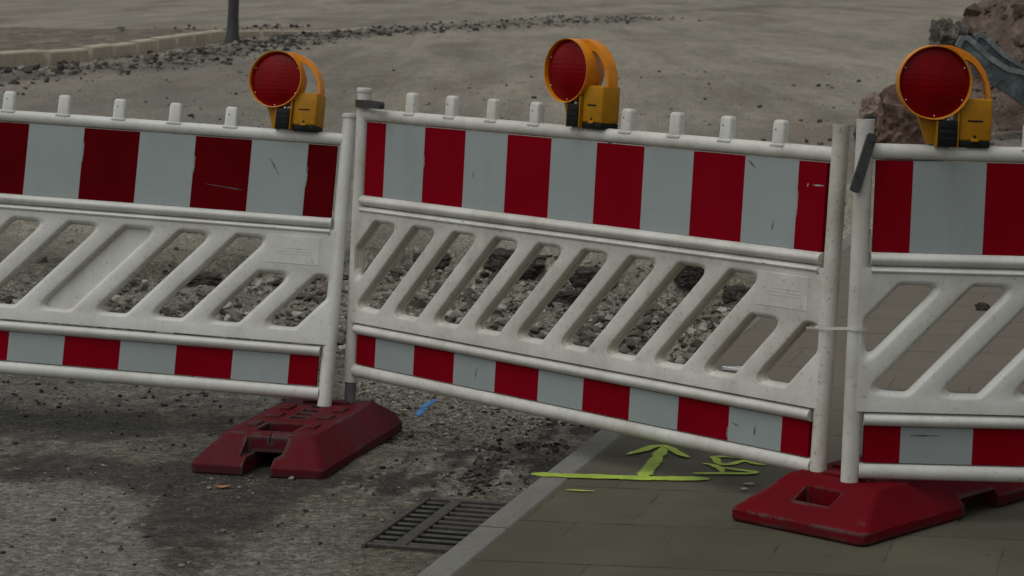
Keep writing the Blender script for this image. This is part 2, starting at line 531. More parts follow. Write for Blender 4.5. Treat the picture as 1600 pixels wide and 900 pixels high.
def tube_z(bm, cx, cy, secs, n=22, cap0=True, cap1=True):
    """secs: list of (z, rx, ry)"""
    rings = []
    for z, rx, ry in secs:
        rings.append([(cx + rx * math.cos(2 * math.pi * i / n), cy + ry * math.sin(2 * math.pi * i / n), z) for i in range(n)])
    return loops(bm, rings, cap0, cap1)


def lathe_y(bm, cx, cz, secs, n=48, cap0=True, cap1=True):
    """secs: list of (y, r)"""
    rings = [[(cx + r * math.cos(2 * math.pi * i / n), y, cz + r * math.sin(2 * math.pi * i / n)) for i in range(n)] for y, r in secs]
    return loops(bm, rings, cap0, cap1)


def box(bm, x0, x1, y0, y1, z0, z1, bev=0.0, seg=2, mtx=None):
    vs = [bm.verts.new((x, y, z)) for z in (z0, z1) for y in (y0, y1) for x in (x0, x1)]
    f = [(0, 2, 3, 1), (4, 5, 7, 6), (0, 1, 5, 4), (2, 6, 7, 3), (0, 4, 6, 2), (1, 3, 7, 5)]
    fs = [bm.faces.new([vs[i] for i in q]) for q in f]
    if mtx is not None:
        for v in vs:
            v.co = mtx @ v.co
    if bev:
        es = list({e for q in fs for e in q.edges})
        bmesh.ops.bevel(bm, geom=es, offset=bev, segments=seg, affect='EDGES', profile=0.5)


def round_poly(pts, r, n=5):
    """round the corners of a convex polygon"""
    out = []
    k = len(pts)
    for i in range(k):
        p0, p, p1 = Vector(pts[i - 1]), Vector(pts[i]), Vector(pts[(i + 1) % k])
        a, b = (p0 - p), (p1 - p)
        la, lb = a.length, b.length
        a.normalize(); b.normalize()
        ang = a.angle(b)
        t = min(r / math.tan(ang / 2), la * 0.45, lb * 0.45)
        q0, q1 = p + a * t, p + b * t
        for j in range(n + 1):
            s = j / n
            out.append(tuple((q0 * (1 - s) * (1 - s) + p * 2 * s * (1 - s) + q1 * s * s)))
    return out


def clip(poly, x0, x1):
    for side, lim in ((1, x0), (-1, x1)):
        out = []
        for i in range(len(poly)):
            a, b = poly[i - 1], poly[i]
            ia, ib = (a[0] - lim) * side >= 0, (b[0] - lim) * side >= 0
            if ia != ib:
                t = (lim - a[0]) / (b[0] - a[0])
                out.append((lim, a[1] + t * (b[1] - a[1])))
            if ib:
                out.append(b)
        poly = out
    return poly


def inset(poly, d):
    """inset (d>0) a CCW convex polygon"""
    k = len(poly)
    L_ = []
    for i in range(k):
        a, b = Vector(poly[i]), Vector(poly[(i + 1) % k])
        t = (b - a).normalized()
        nrm = Vector((-t.y, t.x))
        L_.append((a + nrm * d, t))
    out = []
    for i in range(k):
        p, t = L_[i - 1]
        q, s = L_[i]
        den = t.x * s.y - t.y * s.x
        w = q - p
        u = (w.x * s.y - w.y * s.x) / den
        out.append(tuple(p + t * u))
    return out


def boolean_cut(o, cutter_bm):
    me = bpy.data.meshes.new('cut')
    bmesh.ops.recalc_face_normals(cutter_bm, faces=cutter_bm.faces)
    cutter_bm.to_mesh(me)
    cutter_bm.free()
    c = bpy.data.objects.new('cut', me)
    col.objects.link(c)
    c.matrix_world = o.matrix_world
    md = o.modifiers.new('b', 'BOOLEAN')
    md.object = c
    md.solver = 'EXACT'
    md.use_self = True
    dg = bpy.context.evaluated_depsgraph_get()
    dg.update()
    nm = bpy.data.meshes.new_from_object(o.evaluated_get(dg))
    o.modifiers.clear()
    old = o.data
    nm.name = old.name
    o.data = nm
    bpy.data.objects.remove(c)
    bpy.data.meshes.remove(me)
    nm.polygons.foreach_set('use_smooth', [True] * len(nm.polygons))
    nm.set_sharp_from_angle(angle=R(30))


# ------------------------------------------------------------------ terrain
def xk(y):
    """road-side edge of the kerb"""
    return -0.149 + 0.276 * (y - 5.888)


def fbm(x, y, s, o=4):
    return noise.fractal(Vector((x * s, y * s, 3.7)), 0.9, 2.1, o)


def sstep(a, b, v):
    t = min(1.0, max(0.0, (v - a) / (b - a)))
    return t * t * (3 - 2 * t)


def inside(poly, x, y):
    """signed-ish distance: positive inside a polygon"""
    ins = False
    dmin = 1e9
    k = len(poly)
    for i in range(k):
        x0, y0 = poly[i - 1]
        x1, y1 = poly[i]
        if (y0 > y) != (y1 > y) and x < (x1 - x0) * (y - y0) / (y1 - y0) + x0:
            ins = not ins
        dx, dy = x1 - x0, y1 - y0
        t = max(0, min(1, ((x - x0) * dx + (y - y0) * dy) / (dx * dx + dy * dy)))
        d = math.hypot(x - x0 - t * dx, y - y0 - t * dy)
        dmin = min(dmin, d)
    return dmin if ins else -dmin


LIGHT = [[(-3.2, 5.0), (-0.80, 5.0), (-0.93, 6.19), (-1.02, 6.47), (-1.17, 6.95), (-1.29, 7.12), (-1.62, 7.19), (-3.2, 7.4)]]
MID = [[(-0.80, 5.6), (-0.72, 6.25), (-0.62, 6.55), (-0.47, 6.80), (-0.40, 6.3), (-0.42, 5.6)],
       [(-3.2, 7.75), (-1.6, 7.72), (-1.25, 7.72), (-1.2, 7.66), (-1.7, 7.50), (-3.2, 7.50)],
       [(-2.6, 8.5), (-1.2, 8.35), (-0.75, 8.2), (-0.7, 8.9), (-2.6, 9.2)]]
DARK = [[(-1.62, 7.2), (-1.28, 7.13), (-1.1, 6.85), (-0.95, 6.35), (-0.80, 6.40), (-0.62, 6.75), (-0.45, 7.1), (-0.95, 7.42), (-1.5, 7.5)],
        [(-2.6, 7.75), (-1.35, 7.75), (-1.15, 7.9), (-1.3, 8.3), (-2.6, 8.4)]]
PALEGRAVEL = [[(-0.45, 7.75), (-0.05, 7.60), (0.10, 7.85), (0.35, 8.6), (0.5, 9.2), (-0.7, 9.2), (-0.45, 8.4)]]
KERBSOIL = [[(-0.48, 6.95), (-0.12, 6.85), (0.10, 7.15), (0.50, 8.6), (0.55, 9.0), (0.22, 8.7), (0.06, 7.95), (-0.12, 7.6), (-0.40, 7.45)]]
TRENCH = [[(-2.9, 10.0), (-1.0, 9.7), (0.3, 9.4), (0.75, 9.5), (1.05, 11.0), (1.36, 12.0), (0.856, 12.3), (-0.009, 13.1), (-0.58, 13.55), (-1.2, 13.2), (-2.9, 12.3)]]


def masks(x, y):
    wx = x + 0.09 * noise.noise(Vector((x * 3.1, y * 2.0, 1.0))) + 0.05 * noise.noise(Vector((x * 11, y * 8, 4.0)))
    wy = y + 0.16 * noise.noise(Vector((x * 2.3, y * 2.0, 9.0))) + 0.08 * noise.noise(Vector((x * 9, y * 7, 7.0)))

    def m(polys, soft):
        return max(sstep(-soft, soft, inside(p, wx, wy)) for p in polys)
    near = y < 15 and abs(x) < 4
    light = m(LIGHT, 0.03) * 0.95 if near else 0
    if near:
        light = max(light, 0.5 * m(MID, 0.08))
    dark = 0.8 * m(DARK, 0.04) if near else 0
    grav = max(m(PALEGRAVEL, 0.10), 0.7 * m(TRENCH, 0.10)) if near else 0
    soil = m(KERBSOIL, 0.06) if near else 0
    if soil:
        k = x - 0.276 * y
        mud = soil
        soil *= sstep(-0.06, 0.10, noise.fractal(Vector((k * 11, y * 3.2, 2.0)), 0.8, 2.1, 4) - 0.02)
        light = max(light, 0.55 * mud * (1 - soil))
    sand = sstep(11.6, 14.2, wy + 0.35 * x)
    if y > 18:
        d = x - float(xl(y))
        soil = 0.9 * math.exp(-((d - 1.5) / 0.8) ** 2) * sstep(-0.35, 0.1, noise.fractal(Vector((x * 1.3, y * 0.5, 5)), 0.8, 2.1, 4))
        sand *= 1 - 0.8 * soil
        damp = max(sstep(-1.0, 1.0, inside([(-8.5, 26), (-3.4, 19), (-1.0, 21), (-3.0, 30), (-5.8, 48)], wx * 1.0, wy)),
                   sstep(-0.5, 0.5, inside([(1.0, 17.5), (2.9, 17.5), (3.8, 25), (1.6, 24.5)], wx, wy)))
        damp *= 0.62 + 0.5 * noise.fractal(Vector((x * 0.8, y * 0.3, 1)), 0.8, 2.1, 3)
        nb = sstep(27, 15, y) * sstep(0.0, 0.35, noise.fractal(Vector((x * 0.9, y * 0.22, 8)), 0.7, 2.1, 4) + 0.12)
        damp = max(damp, 0.75 * nb)
        if damp > 0:
            sand *= 1 - 0.75 * damp
            light = max(light, 0.85 * damp)
    sand = max(sand, sstep(0.42, 0.16, math.hypot((x - 0.93) / 1.0, (y - 10.3) / 2.2)) if near else 0)
    return light, dark, grav, soil, sand


def xl(y):
    """road-side face of the kerb on the far left"""
    return np.interp(y, [20, 38.5, 41.5, 57.7, 70.4, 90, 120, 400], [-12.5, -8.7, -7.9, -7.0, -4.6, 0.5, 9, 80])


GO = Vector((-0.393, 6.30))           # corner of the drain
GA = Vector((0.258, 0.966)).normalized()
GP = Vector((GA.y, -GA.x))


def zroad(x, y):
    z = plane(x, RO)
    far = sstep(13, 30, y)
    z += 0.010 * fbm(x, y, 1.3, 4) * (1 - 0.6 * far) + 0.0035 * (1 - far) * fbm(x + 5, y, 9, 3)
    if y > 14:
        z += 0.02 * far * fbm(x, y, 0.25, 2)
    if y < 15.5 and abs(x) < 4.2:
        t = sstep(-0.10, 0.25, inside(TRENCH[0], x, y))
        t2 = sstep(-0.02, 0.05, inside(TRENCH[0], x + 0.05 * noise.noise(Vector((x * 5, y * 5, 0))), y + 0.10 * noise.noise(Vector((x * 4, y * 4, 3)))))
        w = sstep(11.0, 12.0, y + 0.5 * x)
        z -= 0.115 * (t * (1 - w) + t2 * w)
        if t > 0:
            z += 0.02 * fbm(x, y, 5, 4) * t
        z += 0.07 * sstep(0.42, 0.0, math.hypot((x - 0.93), (y - 10.3) / 2.4))
        # soil scraped up against the kerb
        s = sstep(-0.06, 0.10, inside(KERBSOIL[0], x, y))
        z += s * (0.006 + 0.009 * fbm(x, y, 13, 4))
        # old asphalt edge, a broken step
        p = sstep(-0.02, 0.03, inside(PALEGRAVEL[0], x + 0.04 * noise.noise(Vector((x * 9, y * 7, 5))), y))
        z -= 0.018 * p
        if p:
            z += 0.006 * fbm(x, y, 22, 3) * p
    # gutter rubble on the far left
    if y > 18:
        d = x - xl(y)
        if -1 < d < 3.5:
            g = math.exp(-((d - 0.8) / 0.9) ** 2)
            z += g * (0.02 + 0.12 * abs(fbm(x, y, 1.3, 4)))
    # right of the kerb, beyond the slabs, the ground lies at pavement height
    dk = x - xk(y) - 0.05
    if y > 13.3:
        up = sstep(-0.25, 0.25, dk) * sstep(13.3, 13.9, y)
        z += up * (-RO - 0.004 + 0.02 * fbm(x, y, 2.2, 5))
    # the drain shaft
    q = Vector((x, y)) - GO
    a, pp = q.dot(GA), q.dot(GP)
    if 0.03 < a < 0.60 and 0.025 < pp < 0.30:
        z -= 0.30
    return z


def axis_pts(lo, f0, f1, hi, step, grow=1.12):
    v = list(np.arange(f0, f1 + 1e-6, step))
    s = step
    a = f1
    while a < hi:
        s *= grow
        a += s
        v.append(a)
    s = step
    a = f0
    pre = []
    while a > lo:
        s *= grow
        a -= s
        pre.append(a)
    return list(reversed(pre)) + v


def grid_mesh(name, xs, ys, zf, mat, attrs=None, skip=None):
    nx, ny = len(xs), len(ys)
    co = np.empty((ny * nx, 3))
    at = {k: np.zeros(ny * nx, dtype=np.float32) for k in (attrs or [])}
    k = 0
    for y in ys:
        for x in xs:
            co[k] = (x, y, zf(x, y))
            if attrs:
                for n_, v in zip(attrs, masks(x, y)):
                    at[n_][k] = v
            k += 1
    idx = np.arange(ny * nx).reshape(ny, nx)
    f = np.stack([idx[:-1, :-1], idx[:-1, 1:], idx[1:, 1:], idx[1:, :-1]], -1).reshape(-1, 4)
    me = bpy.data.meshes.new(name)
    me.from_pydata(co.tolist(), [], f.tolist())
    me.materials.append(mat)
    me.polygons.foreach_set('use_smooth', [True] * len(me.polygons))
    for n_, v in at.items():
        a = me.attributes.new(n_, 'FLOAT', 'POINT')
        a.data.foreach_set('value', v)
    o = bpy.data.objects.new(name, me)
    col.objects.link(o)
    return o


xs = axis_pts(-420, -2.5, 2.1, 420, 0.026, 1.13)
ys = axis_pts(-6, 5.4, 9.6, 9.6, 0.028, 1.2) + list(np.arange(9.63, 14.5, 0.04))
s_, a_ = 0.05, 14.5
while a_ < 700:
    ys.append(a_)
    s_ *= 1.025
    a_ += s_
road = grid_mesh('road', xs, ys, zroad, M['road'], ['light', 'dark', 'gravel', 'soil', 'sand'])
tag(road, kind='structure')

# pavement of slabs, right of the kerb
bm = bmesh.new()
y0, y1 = 0.0, 13.55
rows = [y0 + (y1 - y0) * i / 60 for i in range(61)]
top, bot = [], []
for y in rows:
    a = xk(y) + 0.0985
    r_ = []
    for x in [a + (14 - a) * t for t in (0, 0.02, 0.05, 0.1, 0.2, 0.35, 0.6, 1)]:
        w = 0.002 * noise.noise(Vector((x * 1.5, y * 1.5, 0)))
        yy = y + (0.05 * noise.noise(Vector((x * 3, 0, 8))) if y == y1 else 0)
        r_.append(bm.verts.new((x, yy, plane(x) + w)))
    top.append(r_)
for r0, r1 in zip(top, top[1:]):
    for i in range(len(r0) - 1):
        bm.faces.new((r0[i], r0[i + 1], r1[i + 1], r1[i]))
ex = bmesh.ops.extrude_face_region(bm, geom=list(bm.faces))
for v in ex['geom']:
    if isinstance(v, bmesh.types.BMVert):
        v.co.z -= 0.10
pave = build('pavement', bm, M['slabs'], smooth=30)
tag(pave, kind='structure')

# kerb: granite stones end to end with thin open joints
bm = bmesh.new()
dirk = Vector((0.276, 1, 0)).normalized()
a = 6.197 - 1.6 * 4 * dirk.y
while a < 13.6:
    b_ = a + 1.6 * dirk.y
    g = 0.003
    c0 = Vector((xk(a + g), a + g, 0)); c1 = Vector((xk(b_ - g), b_ - g, 0))
    n_ = Vector((dirk.y, -dirk.x, 0))
    w = 0.0925
    rings = []
    j = random.uniform(-0.0015, 0.0015)
    steps = 14
    sec = [(0, -0.2), (0, -0.010), (0.003, -0.003), (0.010, 0.001), (w - 0.006, 0.001), (w, -0.004), (w, -0.2)]
    for i in range(steps + 1):
        c = c0.lerp(c1, i / steps)
        ring = []
        for k, (q, z) in enumerate(sec):
            jj = 0.0025 * noise.noise(Vector((c.y * 6, k * 3.1, 2))) if k in (1, 2, 3) else 0
            p = c + n_ * (q + jj)
            ring.append((p.x, p.y, plane(p.x) + z + j + jj * 0.6))
        rings.append(ring)
    loops(bm, rings)
    a = b_
kerb = build('kerb', bm, M['kerb'], smooth=35)
tag(kerb, kind='structure')

# far pavement on the left, dug up, behind its own kerb
bm = bmesh.new()
fy = [20, 26, 32, 35, 38.5, 40, 41.5, 44, 47, 50, 54, 57.7, 62, 66, 70.4, 78, 88, 100, 115]
rows = []
fyd = np.arange(20, 115, 0.6)
for y in fyd:
    e = xl(y) - 0.16
    r_ = []
    for d in [0, 0.25, 0.5, 0.8, 1.2, 1.7, 2.3, 3, 4, 6, 10, 20, 60, 160]:
        x = e - d
        z = plane(x, RO) + 0.25 * sstep(69, 54, y) - 0.10 * sstep(68, 72, y) + (0.06 * fbm(x, y, 1.1, 4) + 0.06 * fbm(x, y, 2.7, 3) if d > 0 else 0)
        r_.append(bm.verts.new((x, y, z)))
    rows.append(r_)
for r0, r1 in zip(rows, rows[1:]):
    for i in range(len(r0) - 1):
        bm.faces.new((r0[i], r0[i + 1], r1[i + 1], r1[i]))
fp = build('far_pavement', bm, M['farpave'], smooth=60)
tag(fp, kind='structure')
bm = bmesh.new()
rnd = random.Random(3)
y = 21.0
while y < 70:
    ln = 1.9
    g = rnd.uniform(0.10, 0.32)
    ya, yb = y + g, y + ln
    rings = []
    dz = rnd.uniform(-0.02, 0.02)
    for yy in np.linspace(ya, yb, 7):
        X = float(xl(yy))
        zb = plane(X, RO) - 0.26 * sstep(54, 69, yy)
        j = 0.012 * noise.noise(Vector((yy * 2, 1, 1)))
        rings.append([(X, yy, zb - 0.1), (X + j, yy, zb + 0.25 + dz), (X - 0.03 + j, yy, zb + 0.28 + dz), (X - 0.20, yy, zb + 0.28 + dz), (X - 0.2, yy, zb - 0.1)])
    loops(bm, rings)
    y = yb
fk = build('far_kerb', bm, M['farkerb'], smooth=40)
tag(fk, kind='structure')


# ------------------------------------------------------------------ loose stones (one object each)
def templates(n, seed, npts=13):
    rn = random.Random(seed)
    out = []
    for _ in range(n):
        bm = bmesh.new()
        for _k in range(npts):
            v = Vector((rn.gauss(0, 1), rn.gauss(0, 1), rn.gauss(0, 1))).normalized() * rn.uniform(0.8, 1.1)
            bm.verts.new((v.x, v.y * 0.8, v.z * 0.62))
        r_ = bmesh.ops.convex_hull(bm, input=bm.verts)
        bmesh.ops.delete(bm, geom=[g for g in r_['geom_interior'] if isinstance(g, bmesh.types.BMVert)], context='VERTS')
        bm.verts.index_update()
        out.append((np.array([v.co[:] for v in bm.verts]), [[v.index for v in f.verts] for f in bm.faces]))
        bm.free()
    return out


TPL = templates(14, 5)


def scatter(name, mat, items, seed):
    """items: (x, y, z, size)"""
    rn = random.Random(seed)
    V, F = [], []
    base = 0
    for x, y, z, s in items:
        vt, ft = TPL[rn.randrange(len(TPL))]
        rot = Matrix.Rotation(rn.uniform(0, 6.28), 3, 'Z') @ Matrix.Rotation(rn.gauss(0, 0.5), 3, 'X')
        m = np.array(rot) * s
        q = vt @ m.T
        q = q * np.array([rn.uniform(0.8, 1.25), rn.uniform(0.8, 1.25), rn.uniform(0.75, 1.1)]) + np.array([x, y, z + s * 0.28])
        V.append(q)
        F += [[i + base for i in f] for f in ft]
        base += len(vt)
    me = bpy.data.meshes.new(name)
    me.from_pydata(np.concatenate(V).tolist(), [], F)
    me.materials.append(mat)
    o = bpy.data.objects.new(name, me)
    col.objects.link(o)
    return o


rn = random.Random(11)
it = []
while len(it) < 13000:
    x, y = rn.uniform(-3.0, 1.35), rn.uniform(9.0, 13.3)
    if x > xk(y) - 0.03:
        continue
    d = inside(TRENCH[0], x, y)
    dens = sstep(-0.3, 0.25, d) * (0.35 + 0.65 * sstep(-0.25, 0.2, noise.noise(Vector((x * 1.4, y * 1.4, 6)))))
    if y > 11.6 + 0.6 * noise.noise(Vector((x * 2, y * 2, 1))):
        dens *= 0.45
    if rn.random() > dens:
        continue
    s = min(0.05, 0.0062 * rn.paretovariate(1.6))
    it.append((x, y, zroad(x, y), s))
g_ = scatter('gravel', M['gravel'], it, 1)
tag(g_, 'grey and tan broken stones lying in the shallow trench behind the barriers', 'gravel', kind='stuff')

it = []
while len(it) < 1300:
    y = rn.uniform(6.9, 9.2)
    x = xk(y) - abs(rn.gauss(0, 0.26)) - 0.02
    d = inside(KERBSOIL[0], x, y)
    if rn.random() > sstep(-0.15, 0.08, d) * sstep(-0.2, 0.25, noise.noise(Vector((x * 6, y * 4, 2)))) + 0.03:
        continue
    it.append((x, y, zroad(x, y), min(0.013, 0.0022 * rn.paretovariate(1.6))))
c_ = scatter('soil_crumbs', M['clod'], it, 2)
tag(c_, 'dark crumbs of soil heaped along the road side of the kerb', 'soil', kind='stuff')

it = []
while len(it) < 7200:
    r0 = rn.random()
    if r0 < 0.30:
        x, y = rn.uniform(-2.2, 0.1), rn.uniform(5.8, 9.8)
        s = min(0.012, 0.0018 * rn.paretovariate(1.8))
    elif r0 < 0.38:
        x, y = rn.uniform(-2.4, -0.4), rn.uniform(8.2, 10.2)
        s = min(0.016, 0.0030 * rn.paretovariate(1.8))
    else:
        y = 13 + 27 * rn.random() ** 1.4
        x = rn.uniform(-0.28 * y, 0.22 * y)
        if rn.random() > 0.15 + sstep(-0.1, 0.35, noise.noise(Vector((x * 0.8, y * 0.35, 3)))):
            continue
        s = min(0.045, 0.0052 * rn.paretovariate(1.7))
    if y < 13.5 and x > xk(y) - 0.02:
        continue
    q = Vector((x, y)) - GO
    if -0.02 < q.dot(GA) < 0.65 and -0.02 < q.dot(GP) < 0.33:
        continue
    it.append((x, y, zroad(x, y), s))
it2 = []
while len(it2) < 2400:
    x, y = rn.uniform(-0.6, 0.55), rn.uniform(7.6, 9.4)
    if inside(PALEGRAVEL[0], x, y) < -0.04 or x > xk(y) - 0.04 or rn.random() < 0.6 * sstep(0.0, 0.3, noise.noise(Vector((x * 5, y * 4, 4)))):
        continue
    it2.append((x, y, zroad(x, y), min(0.016, 0.0036 * rn.paretovariate(2.2))))
pg = scatter('pale_gravel', M['palegravel'], it2, 9)
tag(pg, 'pale gravel surface exposed on the road beside the kerb and blue mark', 'gravel', kind='stuff')
grit_ = scatter('road_grit', M['grit'], it, 3)
tag(grit_, 'fine pale and dark grit strewn over the worn road', 'grit', kind='stuff')

it = []
for _ in range(5200):
    y = rn.uniform(22, 92)
    d = abs(rn.gauss(1.3, 0.65)) * (1 + 1.5 * sstep(60, 90, y))
    x = float(xl(y)) + d
    it.append((x, y, zroad(x, y) - 0.01, min(0.10, 0.017 * rn.paretovariate(1.6))))
for _ in range(900):
    y = rn.uniform(28, 66)
    x = float(xl(y)) - 0.25 - abs(rn.gauss(0, 1.4))
    it.append((x, y, plane(x, RO) + 0.17, min(0.10, 0.018 * rn.paretovariate(1.6))))
fr = scatter('roadside_rubble', M['grit'], it, 4)
tag(fr, 'broken rubble strewn along the far kerb on the left', 'rubble', kind='stuff')


# ------------------------------------------------------------------ single rocks
def rock(name, loc, size, mat, seed, label, cat='rock', group=None, rough=0.28, rotz=0.0, boxy=0.0):
    bm = bmesh.new()
    bmesh.ops.create_icosphere(bm, subdivisions=5, radius=1)
    off = Vector((seed * 13.1, seed * 7.7, seed * 3.3))
    for v in bm.verts:
        d = v.co.normalized()
        if boxy:
            mx = max(abs(d.x), abs(d.y), abs(d.z))
            d = d.lerp(d / mx * 0.86, boxy)
        # planar facets from a coarse cell pattern
        c = noise.cell_vector(d * 1.7 + off)
        h = 1 + rough * noise.fractal(d * 1.6 + off, 0.8, 2.1, 4) + 0.10 * noise.fractal(d * 5 + off, 0.7, 2.0, 4)
        v.co = Vector((d.x * size[0] * h, d.y * size[1] * h, d.z * size[2] * h))
    o = build(name, bm, mat, smooth=28)
    o.location = loc
    o.rotation_euler = (0, 0, rotz)
    tag(o, label, cat, group)
    return o


rock('boulder', (3.42, 20.2, 0.41), (0.30, 0.28, 0.31), M['redrock'], 1, 'big rough reddish brown boulder low behind the right warning lamp', 'boulder', boxy=0.6)
rock('stone', (3.66, 24.0, 0.30), (0.14, 0.14, 0.17), M['pinkrock'], 2, 'small pale pink stone peeking out left of the reddish boulder', 'stone', boxy=0.4)
rock('soil_lump', (3.10, 20.6, 0.25), (0.11, 0.11, 0.16), M['asphalt'], 3, 'dark rounded lump of soil at the foot of the reddish boulder', 'soil lump')
rock('boulder', (4.50, 24.7, 1.02), (0.20, 0.22, 0.25), M['greyrock'], 4, 'grey rough boulder on the left end of the earth heap above the lamp', 'boulder', boxy=0.3, rough=0.4)

# broken asphalt along the far lip of the trench
for i, (x, y, sx, sy, sz, rz) in enumerate([(-0.45, 13.42, 0.144, 0.101, 0.061, 0.3), (0.02, 13.05, 0.187, 0.115, 0.068, -0.5),
                                            (0.47, 12.62, 0.144, 0.108, 0.072, -0.2), (0.98, 12.22, 0.122, 0.086, 0.068, 0.4),
                                            (1.22, 12.02, 0.101, 0.086, 0.065, -0.6), (0.30, 12.0, 0.072, 0.065, 0.043, 0.9),
                                            (-1.75, 12.6, 0.158, 0.086, 0.050, 0.1)]):
    rock('asphalt_chunk', (x, y, zroad(x, y) + sz * 0.45), (sx, sy, sz), M['asphalt'], 20 + i,
         'dark broken lump of asphalt at the far lip of the gravel trench', 'asphalt chunk', 'broken asphalt lumps at the trench lip', rotz=rz, boxy=0.75, rough=0.22)

# earth heap
bm = bmesh.new()
nr, na = 46, 150
rings = []
cx, cy = 6.5, 25.4
for i in range(nr + 1):
    t = i / nr
    ring = []
    for k in range(na):
        an = 2 * math.pi * k / na
        x = cx + 2.45 * t * math.cos(an)
        y = cy + 2.9 * t * math.sin(an)
        h = 1.75 * (1 - t ** 4) * (0.72 + 0.28 * math.cos(t * 2.2))
        h += (0.26 * fbm(x, y, 1.1, 5) + 0.10 * abs(fbm(x, y, 4.0, 4))) * (1 - t ** 6)
        ring.append((x, y, plane(x) - 0.05 + h))
    rings.append(ring)
vs = [[bm.verts.new(p) for p in r] for r in rings[1:]]
c = bm.verts.new((cx, cy, rings[0][0][2]))
for k in range(na):
    bm.faces.new((c, vs[0][k], vs[0][(k + 1) % na]))
for a, b in zip(vs, vs[1:]):
    for k in range(na):
        bm.faces.new((a[k], b[k], b[(k + 1) % na], a[(k + 1) % na]))
heap = build('earth_heap', bm, M['earth'], smooth=50)
tag(heap, 'reddish brown heap of dug earth rising behind the digger bucket', 'earth heap')
it = []
for _ in range(420):
    an = rn.uniform(math.pi, 2 * math.pi)
    t = rn.uniform(0.84, 1.05)
    x, y = cx + 2.45 * t * math.cos(an), cy + 2.9 * t * math.sin(an)
    h = 1.75 * max(0, 1 - t ** 4) * (0.72 + 0.28 * math.cos(t * 2.2))
    it.append((x, y, plane(x) - 0.03 + h, min(0.075, 0.016 * rn.paretovariate(1.5))))
hr = scatter('heap_rubble', M['gravel'], it, 6)
tag(hr, 'grey rubble scattered over the front of the earth heap', 'rubble', kind='stuff')

it = []
for _ in range(700):
    an, t = rn.uniform(math.pi * 0.9, 2.1 * math.pi), 0.95 * math.sqrt(rn.random())
    x, y = cx + 2.45 * t * math.cos(an), cy + 2.9 * t * math.sin(an)
    h = 1.75 * (1 - t ** 4) * (0.72 + 0.28 * math.cos(t * 2.2)) + (0.26 * fbm(x, y, 1.1, 5) + 0.10 * abs(fbm(x, y, 4.0, 4))) * (1 - t ** 6)
    it.append((x, y, plane(x) - 0.06 + h, min(0.15, 0.03 * rn.paretovariate(1.5))))
hc = scatter('earth_clods', M['earth'], it, 8)
tag(hc, 'reddish brown clods of earth covering the heap behind the bucket', 'earth', kind='stuff')

# digger bucket lying on the heap
t = thing('digger_bucket', 'dusty blue grey steel digger bucket resting on the earth heap', 'digger bucket', mat=Matrix.Translation((4.6, 22.0, 0.5)))
prof = [(-0.49, 0.31), (-0.495, 0.55), (-0.46, 0.635), (-0.40, 0.638), (-0.34, 0.593), (-0.19, 0.467), (0.0, 0.361), (0.19, 0.334), (0.45, 0.31), (0.62, 0.10),
        (0.50, -0.17), (0.18, 0.02), (-0.08, 0.181), (-0.37, 0.31)]


def slab_xz(poly, y0, y1, dx=0.0, dz=0.0):
    b = bmesh.new()
    prism_y(b, [(x + dx, z + dz) for x, z in poly], y0, y1)
    bmesh.ops.bevel(b, geom=list(b.edges), offset=0.006, segments=1, affect='EDGES')
    return b


build('side_plate', slab_xz(prof, -0.02, 0.02), M['bucket'], t)
build('side_plate', slab_xz(prof, 0.80, 0.84, 0.30, 0.02), M['bucket'], t)
bm = bmesh.new()
under = [(-0.49, 0.60), (-0.475, 0.33), (-0.36, 0.30), (-0.07, 0.17), (0.19, 0.01), (0.49, -0.16)]
for (a, b) in zip(under, under[1:]):
    q = []
    for (x, z) in (a, b):
        q.append(((x, 0.02, z), (x + 0.30, 0.80, z + 0.02), (x + 0.012, 0.02, z + 0.028), (x + 0.312, 0.80, z + 0.048)))
    loops(bm, [[q[0][0], q[0][1], q[0][3], q[0][2]], [q[1][0], q[1][1], q[1][3], q[1][2]]])
build('shell', bm, M['bucket'], t)
bm = bmesh.new()
for k in range(4):
    f = (k + 0.5) / 4
    prism_y(bm, [(0.44 + 0.3 * f, -0.14), (0.50 + 0.3 * f, -0.19), (0.66 + 0.3 * f, -0.24), (0.62 + 0.3 * f, -0.17)], 0.78 * f - 0.05, 0.78 * f + 0.05)
build('tooth', bm, M['iron'], t)
for dx_, y_, dz_ in ((0.0, 0.0, 0.0), (0.30, 0.82, 0.02)):
    bm = bmesh.new()
    top_ = prof[1:9]
    rings = []
    for i, (x, z) in enumerate(top_):
        a_, b_ = Vector(top_[max(i - 1, 0)]), Vector(top_[min(i + 1, len(top_) - 1)])
        n_ = Vector((-(b_ - a_).y, (b_ - a_).x)).normalized()
        rings.append([(x + dx_ + n_.x * q + 0.0, y_ + s_ * 0.034, z + dz_ + n_.y * q) for q, s_ in ((0.022, -1), (0.022, 1), (-0.028, 1), (-0.028, -1))])
    loops(bm, rings)
    build('pale_rim', bm, M['rim'], t)  # paler strip along the top edge of each side plate

# dark pole on the far pavement
t = thing('street_pole', 'dark steel pole with a thick foot standing on the far left kerb', 'pole', mat=Matrix.Translation((-6.58, 52.2, plane(-6.58, RO))))
bm = bmesh.new()
tube_z(bm, 0, 0, [(-0.1, 0.19, 0.19), (0.12, 0.18, 0.18), (0.30, 0.145, 0.145), (0.60, 0.13, 0.13)], 16)
build('pole_foot', bm, M['iron'], t)
bm = bmesh.new()
tube_z(bm, 0, 0, [(0.5, 0.125, 0.125), (3.6, 0.11, 0.11)], 16)
build('pole_shaft', bm, M['iron'], t)


